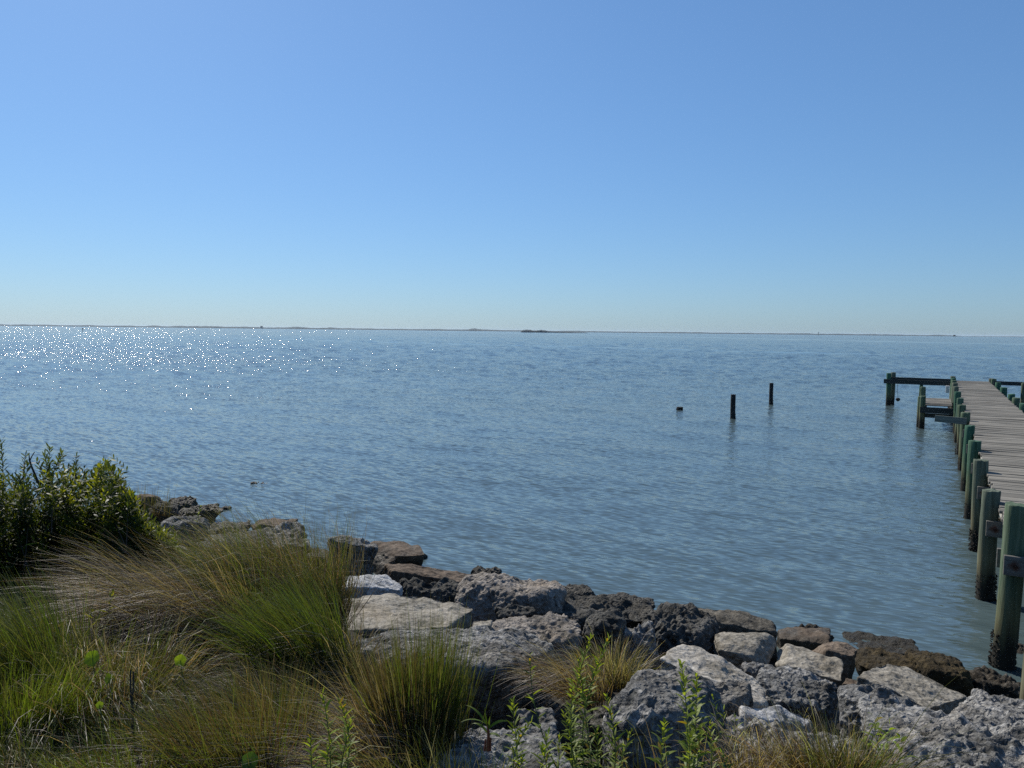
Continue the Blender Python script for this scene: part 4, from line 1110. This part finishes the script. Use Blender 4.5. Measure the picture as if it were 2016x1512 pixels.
tussock(590, 1372, 'matted brown grass between flat grey rock and fresh green tussock', [
    dict(n=1700, rad=0.26, L=0.42, lean=(-0.4, 0.0), spread=0.5, droop=2.0, mix={'olive': 4, 'tan': 3, 'rust': 2, 'mauve': 2}, sway=(-0.9, 0))], 1020)
tussock(500, 1278, 'pale wisps of grass lying over the right end of the flat grey rock', [
    dict(n=420, rad=0.2, L=0.36, lean=(-0.5, -0.1), spread=0.4, droop=2.2, mix={'olive': 2, 'tan': 4, 'mauve': 3}, sway=(-0.9, 0), ell=1.2)], 1010, zoff=0.12)
tussock(70, 1345, 'green tussock leaning left at the left edge below the shrub', [
    dict(n=2600, rad=0.24, L=0.66, lean=(-0.40, 0.1), spread=0.34, droop=0.6, mix={'green': 5, 'lime': 1.5, 'olive': 4}, sway=(-0.4, 0), kv=0.1),
    dict(n=600, rad=0.28, L=0.6, lean=(0.35, 0.0), spread=0.4, droop=1.9, mix={'tan': 3, 'olive': 2, 'straw': 1}, sway=(0.6, -0.2))], 1011)
tussock(215, 1400, 'brownish mixed grass clump left of the big round leaves', [
    dict(n=2400, rad=0.28, L=0.52, lean=(-0.1, 0.0), spread=0.42, droop=1.3, mix={'olive': 4, 'mauve': 4, 'green': 3, 'rust': 1}, sway=(0.2, -0.2))], 1012)
tussock(20, 1430, 'bright lime grass at the left edge lower down', [
    dict(n=2000, rad=0.20, L=0.38, lean=(-0.1, 0.1), spread=0.3, droop=0.5, mix={'lime': 5, 'green': 3, 'olive': 2})], 1013)
tussock(310, 1540, 'bottom left green grass beneath the dead twig', [
    dict(n=2000, rad=0.34, L=0.34, lean=(0, 0.1), spread=0.45, droop=0.8, mix={'green': 5, 'lime': 3, 'olive': 3, 'rust': 1})], 1014)
tussock(110, 1560, 'dark low grass in the bottom left corner', [
    dict(n=1000, rad=0.32, L=0.26, lean=(0, 0.1), spread=0.6, droop=1.2, mix={'green': 4, 'olive': 4, 'rust': 2})], 1015)
tussock(1215, 1345, 'silvery green grass fan between the rocks right of middle', [
    dict(n=330, rad=0.10, L=0.52, lean=(0.15, 0.05), spread=0.50, droop=0.9, mix={'straw': 4, 'olive': 3, 'mauve': 3}),
    dict(n=500, rad=0.12, L=0.34, lean=(0.0, 0.0), spread=0.35, droop=0.6, mix={'olive': 4, 'mauve': 3, 'straw': 2})], 1016, zoff=0.1)
tussock(1135, 1370, 'brown drooping grass spilling beside the central boulder', [
    dict(n=900, rad=0.14, L=0.48, lean=(-0.25, 0.05), spread=0.4, droop=1.4, mix={'tan': 4, 'mauve': 3, 'rust': 2, 'straw': 1}, sway=(-0.7, 0))], 1017, zoff=0.1)
tussock(1600, 1545, 'tan and green grass clump at the bottom right among the rocks', [
    dict(n=900, rad=0.16, L=0.40, lean=(-0.1, 0.0), spread=0.5, droop=1.3, mix={'tan': 5, 'rust': 3, 'straw': 2}),
    dict(n=900, rad=0.14, L=0.44, lean=(0.1, 0.05), spread=0.5, droop=0.9, mix={'olive': 4, 'green': 2, 'tan': 2}, at=(0.18, 0.0)),
    dict(n=60, rad=0.10, L=0.62, lean=(0.5, 0.05), spread=0.4, droop=1.3, mix={'olive': 4, 'straw': 2}, at=(0.2, 0.0))], 1018, zoff=0.12)
tussock(1470, 1520, 'thin brown drooping grass left of the tan clump', [
    dict(n=450, rad=0.16, L=0.34, lean=(-0.1, 0.0), spread=0.55, droop=1.6, mix={'tan': 4, 'mauve': 2, 'straw': 2})], 1019, zoff=0.1)
tussock(345, 1075, 'yellow green grass sloping from the shrub to the waterline rocks', [
    dict(n=1500, rad=0.5, L=0.36, lean=(-0.1, 0.1), spread=0.4, droop=0.9, mix={'olive': 5, 'green': 4, 'lime': 2}, sway=(-0.4, 0))], 1021)
tussock(300, 1010, 'sparse thin grass stems on the leftmost waterline rock', [
    dict(n=130, rad=0.5, L=0.75, lean=(0.05, 0.0), spread=0.15, droop=0.15, mix={'olive': 4, 'tan': 2}, width=(0.003, 0.005))], 1022, z=0.5)
tussock(1330, 1560, 'sparse thin blades in front of the largest dark boulder', [
    dict(n=90, rad=0.25, L=0.45, lean=(0.0, 0.0), spread=0.4, droop=0.8, mix={'olive': 4, 'tan': 2, 'green': 2})], 1023)
tussock(900, 1590, 'low dark grass at the bottom left of the low pitted rock', [
    dict(n=500, rad=0.2, L=0.4, lean=(-0.1, 0.0), spread=0.35, droop=0.8, mix={'olive': 4, 'green': 2, 'straw': 1})], 1024)

# short ground cover everywhere on the grassy part of the bank
def ground_cover():
    rg = np.random.default_rng(55)
    parts = []
    for k in range(190 + 150):
        px = rg.uniform(-140, 860) if k < 190 else rg.uniform(-1100, -140); py = rg.uniform(1090, 1620)
        c = on_ground(px, py)
        if shore(c[0], c[1]) < 3.3 or px > 640 + 0.5 * max(0, py - 1330): continue
        if py < 1340 and px > -140 and rg.random() < 0.72: continue
        q = rg.random()
        mix = {'olive': 5, 'green': 4, 'tan': 1, 'rust': 1} if q < 0.6 else {'mauve': 3, 'tan': 3, 'rust': 2, 'olive': 2} if q < 0.85 else {'green': 4, 'lime': 3}
        L = rg.uniform(0.14, 0.36)
        parts.append(tuft(c, int(rg.uniform(80, 210)), rg.uniform(0.08, 0.22), L, (rg.normal(-0.15, 0.2), rg.normal(0, 0.15)), rg.uniform(0.3, 0.6), rg.uniform(0.5, 1.8), mix, rg, sway=(-0.5, 0), seg=5))
    o = ribbon_obj('ground_grass', parts, M['grass'])
    tag(o, 'short mixed green and brown grass covering the left bank', 'grass', kind='stuff')
ground_cover()

# ---- leafy things
def leaf_set(base, d, L, W_, c0, c1, rg, droop=0.5, prof=(0.2, 0.95, 1.0, 0.6, 0.05), seg=4, side=None):
    n = len(base)
    if side is None:
        up_ = np.tile(np.array([0, 0, 1.0]), (n, 1)) + rg.normal(0, 0.35, (n, 3)); side = np.cross(d, up_)
    return ribbons(base, d, L, np.full(n, droop), W_, c0, c1, prof, seg, rg, side=side, power=1.2)

def stalk(rg, base, H_, lean, leaf_len, leaf_w, pitch, droop, cb, ct, top_tuft=True, bare=0.12):
    """stem points + spirally set lance leaves that get shorter towards the tip"""
    n = max(6, int(H_ / pitch))
    t = np.linspace(0, 1, n)
    bend = rg.normal(0, 0.06, 2)
    pts = np.stack([base[0] + H_ * (lean[0] * t + bend[0] * np.sin(t * 3)), base[1] + H_ * (lean[1] * t + bend[1] * np.sin(t * 3)), base[2] + H_ * t * (1 - 0.1 * abs(lean[0]))], -1)
    k = t > bare
    a = np.cumsum(np.full(n, 2.4)) + rg.normal(0, 0.3, n)
    el = 0.35 + 0.75 * t ** 2
    d = np.stack([np.cos(a) * np.cos(el), np.sin(a) * np.cos(el), np.sin(el)], -1)
    ll = leaf_len * (0.55 + 0.75 * np.sin(np.clip(t, 0, 1) * 2.6 + 0.35)) * rg.uniform(0.75, 1.2, n)
    ll = np.where(t > 0.9, ll * 0.75, ll)
    j = np.exp(rg.normal(0, 0.22, (n, 1))) * np.where(rg.random((n, 1)) < 0.07, [[1.3, 0.75, 0.8]], 1.0)
    c0 = (np.array(cb)[None] * (1 - t[:, None]) + np.array(ct)[None] * t[:, None]) * j
    lv = leaf_set(pts[k], d[k], ll[k], np.full(k.sum(), leaf_w) * rg.uniform(0.8, 1.2, k.sum()), c0[k], c0[k] * 1.15, rg, droop)
    return pts, lv

def goldenrod(label, stems, seed, zoff=0.05, leaf=(0.047, 0.0078), pitch=0.0072, cb=(0.075, 0.11, 0.02), ct=(0.19, 0.23, 0.03), z=None, droop=0.6):
    """stems: (px base, py base, px top, py top)"""
    rg = np.random.default_rng(seed)
    root = None; tubes = []; leaves = []
    for (bx, by, tx, ty) in stems:
        b = on_ground(bx, by, zoff) if z is None else at(bx, by, z)
        dep = b[1]
        tp = at_depth(tx, ty, dep + rg.normal(0, 0.04))
        H_ = tp[2] - b[2]
        lean = ((tp[0] - b[0]) / H_, (tp[1] - b[1]) / H_)
        pts, lv = stalk(rg, b, H_, lean, leaf[0], leaf[1], pitch, droop, cb, ct)
        if root is None: root = empty('goldenrod_plant', tuple(b)); o0 = b
        st = pts[::3] - o0
        tubes.append((st, np.linspace(0.0032, 0.0012, len(st))))
        leaves.append((lv[0] - o0, lv[1], lv[2]))
    tag(root, label, 'plant', 'leafy weed stalks')
    tubes_obj('stem', tubes, M['stem'], root)
    lo = ribbon_obj('foliage', leaves, M['leaf'], root); lo['kind'] = 'stuff'
    return root

goldenrod('tallest leafy weed stalks in front of the silvery grass fan', [(1150, 1600, 1168, 1256), (1165, 1600, 1204, 1254), (1175, 1590, 1138, 1290), (1140, 1600, 1128, 1345), (1190, 1600, 1190, 1370), (1155, 1610, 1110, 1400), (1180, 1610, 1175, 1440)], 2001)
goldenrod('single arching leafy stalk over the shadow beside the central boulder', [(1120, 1560, 1046, 1284)], 2002, pitch=0.02)
goldenrod('short leafy stalks at the bottom, right of the red stemmed sprout', [(1030, 1590, 1009, 1376), (1055, 1590, 1052, 1420), (1035, 1600, 1078, 1440), (1080, 1600, 1068, 1470), (1090, 1600, 1100, 1450), (1010, 1600, 1030, 1490)], 2003)
goldenrod('leafy weed stalks in front of the largest dark boulder', [(1345, 1610, 1340, 1306), (1360, 1610, 1371, 1332), (1330, 1610, 1312, 1420), (1350, 1620, 1358, 1440), (1375, 1620, 1380, 1430)], 2004, leaf=(0.05, 0.012))
goldenrod('leafy stalk at the right corner of the largest dark boulder', [(1395, 1610, 1397, 1418), (1410, 1620, 1420, 1480)], 2005)
goldenrod('leaning leafy stalk at the left foot of the largest dark boulder', [(1205, 1570, 1245, 1432)], 2006)
goldenrod('group of leafy stalks at the bottom between left grass tussocks', [(640, 1600, 633, 1364), (660, 1600, 664, 1378), (665, 1600, 690, 1418), (630, 1610, 612, 1450), (650, 1610, 650, 1460)], 2007)
goldenrod('slim dark leafy stalk standing in the tall dark tussock', [(500, 1260, 492, 1112)], 2008, leaf=(0.07, 0.011), pitch=0.02, cb=(0.05, 0.07, 0.03), ct=(0.09, 0.12, 0.04))
goldenrod('slim pale leafy stalk near the waterline rocks at left', [(394, 1130, 397, 998)], 2009, leaf=(0.07, 0.011), pitch=0.022, cb=(0.05, 0.07, 0.03), ct=(0.11, 0.13, 0.06))
goldenrod('small yellow green sprig below the shrub', [(190, 1290, 183, 1205), (200, 1290, 222, 1168), (205, 1290, 200, 1230)], 2010, leaf=(0.06, 0.013), pitch=0.018, ct=(0.22, 0.22, 0.03))
goldenrod('bright green leafy weed at the right of the tan grass clump', [(1745, 1530, 1722, 1412), (1740, 1530, 1752, 1425), (1750, 1530, 1770, 1450), (1735, 1530, 1700, 1455), (1748, 1530, 1738, 1448)], 2011, zoff=0.1, leaf=(0.085, 0.016), pitch=0.022, cb=(0.09, 0.14, 0.02), ct=(0.20, 0.27, 0.03), droop=1.2)
goldenrod('small yellow tipped weed sprigs left of the smooth white stone', [(1420, 1460, 1424, 1390), (1440, 1470, 1446, 1412), (1410, 1470, 1402, 1370)], 2012, zoff=0.1, leaf=(0.04, 0.009), pitch=0.016)

# red stemmed sprout
def sprout():
    rg = np.random.default_rng(5)
    b = at(960, 1478, 1.80)
    root = empty('red_stem_sprout', tuple(b)); tag(root, 'small sprout with red stem and a few long arching green leaves', 'plant')
    Hs = 0.12
    tubes_obj('stem', [([(0, 0, 0), (0.003, 0, Hs * 0.5), (0, 0, Hs)], [0.008, 0.006, 0.004]), ([(0.01, 0, 0), (0.012, 0, Hs * 0.45)], [0.005, 0.003]), ([(-0.012, 0, 0), (-0.008, 0, Hs * 0.4)], [0.005, 0.003])], M['red_stem'], root, 7)
    for k, (dx, dz, L, g) in enumerate(((-0.85, 0.75, 0.20, 1.0), (-0.65, 1.0, 0.21, 0.9), (0.30, 1.2, 0.22, 0.15), (0.75, 1.0, 0.20, 1.0), (-0.15, 1.1, 0.16, 0.2), (0.1, 1.0, 0.13, 0.3), (-0.4, 0.6, 0.14, 1.2), (0.55, 0.5, 0.12, 1.4))):
        r_ = leaf_set(np.array([[0, 0, Hs * (0.9 - 0.05 * k)]]), np.array([[dx, rg.normal(0, .3), dz]]), np.array([L * 0.62]), np.array([0.011]), np.array([[0.09, 0.15, 0.02]]), np.array([[0.12, 0.16, 0.03]]), rg, g, seg=6)
        ribbon_obj('leaf', [r_], M['leaf'], root)
sprout()

# round pennywort leaves
def round_leaf(px, py, rad, label, seed, zoff, cc=(0.22, 0.30, 0.02), nleaf=1):
    rg = np.random.default_rng(seed)
    g = on_ground(px, py + 115, 0.0)
    tp = at_depth(px, py, g[1])
    root = empty('pennywort', (tp[0], tp[1], g[2])); tag(root, label, 'plant', 'round leaved pennyworts')
    hz = tp[2] - g[2]
    tubes_obj('stem', [([(0.02, 0.02, -0.05), (0.01, 0.01, hz * 0.6), (0, 0, hz)], [0.003, 0.0025, 0.002])], M['stem'], root)
    n = 18; V = [(0, 0, 0)]; F = []
    for ring, rr in enumerate((0.5, 1.0)):
        for k in range(n):
            t = 2 * math.pi * k / n
            w = rad * rr * (1 + (0.07 * math.sin(5 * t + seed) + 0.03 * math.sin(9 * t)) * (rr > 0.6))
            V.append((w * math.cos(t), w * math.sin(t), 0.16 * rad * rr * rr + 0.04 * rad * math.sin(3 * t + seed)))
    F = []
    V = np.array(V)
    tilt = rg.normal(1.05, 0.1); az = rg.normal(0.1, 0.25)
    Rx = np.array([[1, 0, 0], [0, math.cos(tilt), -math.sin(tilt)], [0, math.sin(tilt), math.cos(tilt)]])
    Rz = np.array([[math.cos(az), -math.sin(az), 0], [math.sin(az), math.cos(az), 0], [0, 0, 1]])
    V = V @ (Rz @ Rx).T + np.array([0, 0, hz])
    me = bpy.data.meshes.new('leaf')
    F = [(0, 1 + k, 1 + (k + 1) % n) for k in range(n)] + [(1 + k, 1 + n + k, 1 + n + (k + 1) % n, 1 + (k + 1) % n) for k in range(n)]
    me.from_pydata([tuple(v) for v in V], [], F)
    ca = me.color_attributes.new('Col', 'FLOAT_COLOR', 'POINT')
    for i in range(len(V)):
        f_ = 0.8 + 0.25 * (i % 2)
        ca.data[i].color = (cc[0] * f_, cc[1] * f_, cc[2], 1)
    for p_ in me.polygons: p_.use_smooth = True
    link('leaf', me, M['leaf'], root)
round_leaf(355, 1300, 0.026, 'single yellow green round leaf in front of the flat grey rock', 1, 0)
round_leaf(182, 1296, 0.034, 'largest round yellow green leaf in the left grass', 2, 0, (0.17, 0.25, 0.02))
round_leaf(214, 1336, 0.022, 'dimmer round leaf just below the largest round leaf', 3, 0, (0.13, 0.19, 0.02))
round_leaf(376, 1100, 0.042, 'bright round leaf high in the green upright tussock', 4, 0, (0.2, 0.27, 0.02))
round_leaf(409, 1104, 0.034, 'right neighbour of the bright round leaf in the green tussock', 5, 0, (0.15, 0.22, 0.02))
round_leaf(196, 1388, 0.014, 'smallest round leaf, low in the left grass', 6, 0, (0.17, 0.24, 0.02))
round_leaf(492, 1498, 0.03, 'dark green round leaf at the bottom edge', 7, 0, (0.06, 0.11, 0.02))

# dead twig
b = on_ground(262, 1500, 0.0)
def px_rel(px, py): return at_depth(px, py, b[1]) - b
tw = empty('dead_twig', tuple(b)); tag(tw, 'bare dark forked twig sticking up from the left grass', 'twig')
tubes_obj('stem', [([px_rel(262, 1480), px_rel(261, 1400), px_rel(257, 1360), px_rel(257, 1320)], [0.007, 0.006, 0.004, 0.003]), ([px_rel(259, 1385), px_rel(263, 1350), px_rel(262, 1322)], [0.004, 0.004, 0.003])], M['twig'], tw)
for q_ in ([(259, 1405), (246, 1396), (238, 1382)], [(260, 1408), (268, 1396), (271, 1380)]):
    tubes_obj('branch', [([px_rel(*c_) for c_ in q_], [0.004, 0.0035, 0.0025])], M['twig'], tw)

# ---- the shrub on the left
def shrub():
    rg = np.random.default_rng(8)
    D0 = 5.8
    c = at_depth(60, 1150, D0); c[2] = ground(c[0], c[1])
    root = empty('shrub', tuple(c)); tag(root, 'dense dark green leafy shrub at the left edge of the bank', 'shrub')
    tubes = []; leaves = []
    # outline of the crown top in photo pixels
    ox = np.array([-420, -250, -120, 0, 30, 60, 100, 140, 180, 215, 240, 258, 285, 310, 350])
    oy = np.array([920, 915, 915, 926, 930, 922, 916, 914, 918, 908, 930, 972, 1025, 1040, 1062])
    n = 3600
    for k in range(n):
        px = rg.uniform(-230, 345)
        top = np.interp(px, ox, oy)
        dep = D0 + rg.uniform(-0.55, 0.55) - (0.25 if px > 200 else 0)
        f = rg.random() ** 0.75
        py = top + rg.normal(4, 10) + (1185 - top) * f * (0.95 if px < 150 else max(0.25, 0.95 - (px - 150) / 190))
        tip = at_depth(px, py, dep)
        if tip[2] < ground(tip[0], tip[1]) + 0.05: continue
        hgt = rg.uniform(0.14, 0.30)
        d = np.array([rg.normal(0, 0.45), rg.normal(-0.15, 0.45), 1.0]); d /= np.linalg.norm(d)
        b_ = tip - d * hgt
        m_ = int(hgt / 0.0105)
        t = np.linspace(0.05, 1, m_)
        pts = b_ + d * (hgt * t)[:, None]
        a = np.cumsum(np.full(m_, 2.4)) + rg.uniform(0, 6)
        e1 = np.cross(d, [0.3, 0.7, 0.2]); e1 /= np.linalg.norm(e1); e2 = np.cross(d, e1)
        el = 0.30 + 0.7 * t + rg.normal(0, 0.2, m_)
        dd = (np.cos(a) * np.cos(el))[:, None] * e1 + (np.sin(a) * np.cos(el))[:, None] * e2 + np.sin(el)[:, None] * d
        j = np.exp(rg.normal(0, 0.18, (m_, 1))) * math.exp(rg.normal(0, 0.2))
        young = rg.random() < (0.25 if px < 90 else 0.45)
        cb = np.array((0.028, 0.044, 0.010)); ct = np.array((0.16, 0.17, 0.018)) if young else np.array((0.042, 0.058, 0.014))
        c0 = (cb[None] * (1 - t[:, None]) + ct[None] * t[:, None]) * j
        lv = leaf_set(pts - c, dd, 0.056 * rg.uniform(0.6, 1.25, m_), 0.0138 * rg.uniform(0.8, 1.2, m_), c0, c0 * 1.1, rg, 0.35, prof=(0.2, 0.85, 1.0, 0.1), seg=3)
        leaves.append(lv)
        if k % 4 == 0: tubes.append(([b_ - c - d * 0.15, b_ - c, tip - c], [0.004, 0.003, 0.0015]))
    # leafy leaders above the crown
    for (bx, by, tx, ty) in ((8, 960, 2, 868), (95, 960, 98, 884), (92, 960, 122, 892), (100, 960, 88, 896), (148, 950, 150, 898), (205, 950, 212, 912), (45, 950, 50, 895), (190, 950, 196, 922), (-80, 960, -90, 885), (-150, 960, -140, 880)):
        bb = at_depth(bx, by, D0); tt = at_depth(tx, ty, D0 + rg.normal(0, 0.1)); d = tt - bb; hgt = np.linalg.norm(d); d /= hgt
        m_ = int(hgt / 0.0075); t = np.linspace(0.1, 1, m_)
        pts = bb + d * (hgt * t)[:, None] - c
        a = np.cumsum(np.full(m_, 2.4))
        e1 = np.cross(d, [0.3, 0.7, 0.2]); e1 /= np.linalg.norm(e1); e2 = np.cross(d, e1); el = 0.55 + 0.45 * t
        dd = (np.cos(a) * np.cos(el))[:, None] * e1 + (np.sin(a) * np.cos(el))[:, None] * e2 + np.sin(el)[:, None] * d
        c0 = np.tile(np.array((0.06, 0.08, 0.03)), (m_, 1)) * np.exp(rg.normal(0, 0.2, (m_, 1)))
        leaves.append(leaf_set(pts, dd, 0.052 * rg.uniform(0.7, 1.2, m_), np.full(m_, 0.0115), c0, c0, rg, 0.2, prof=(0.2, 0.85, 1.0, 0.1), seg=3))
        tubes.append(([bb - c, bb - c + d * hgt * 0.5, tt - c], [0.004, 0.003, 0.0015]))
    tubes_obj('twigs', tubes, M['twig'], root, 4)['kind'] = 'stuff'
    # bare dark fork at the top
    q_ = lambda px, py: at_depth(px, py, D0 - 0.1) - c
    tubes_obj('bare_branch', [([q_(80, 960), q_(62, 918), q_(58, 905)], [0.009, 0.007, 0.006]), ([q_(58, 905), q_(57, 892)], [0.005, 0.003]), ([q_(59, 906), q_(63, 898), q_(68, 890)], [0.005, 0.004, 0.003])], M['twig'], root)
    # main stems
    st = []
    for k in range(14):
        a_ = rg.uniform(-1, 1)
        top = at_depth(60 + a_ * 230, 1010, D0 + rg.uniform(-0.4, 0.4)) - c
        b_ = np.array([a_ * 0.35, rg.uniform(-0.2, 0.2), -0.1]); b_[2] += 0
        st.append(([b_, b_ * 0.5 + top * 0.5 + rg.normal(0, 0.05, 3), top], [0.016, 0.011, 0.005]))
    tubes_obj('stem', st, M['twig'], root, 6)
    lo = ribbon_obj('foliage', leaves, M['leaf'], root); lo['kind'] = 'stuff'
shrub()

# ------------------------------------------------------------------ air
def haze():
    mt, nt, out = new_mat('haze')
    v = N(nt, 'ShaderNodeVolumePrincipled', Density=HAZE, Anisotropy=0.2)
    v.inputs['Color'].default_value = (0.70, 0.86, 1.0, 1)
    nt.links.new(v.outputs[0], out.inputs['Volume'])
    me = box_mesh('haze', 34000, 34000, 28.0)
    o = link('haze', me, mt, None, (0, 0, 7.0))
    tag(o, 'thin pale summer haze lying over the whole sound', 'haze', kind='stuff')
HAZE = 0.00005
haze()
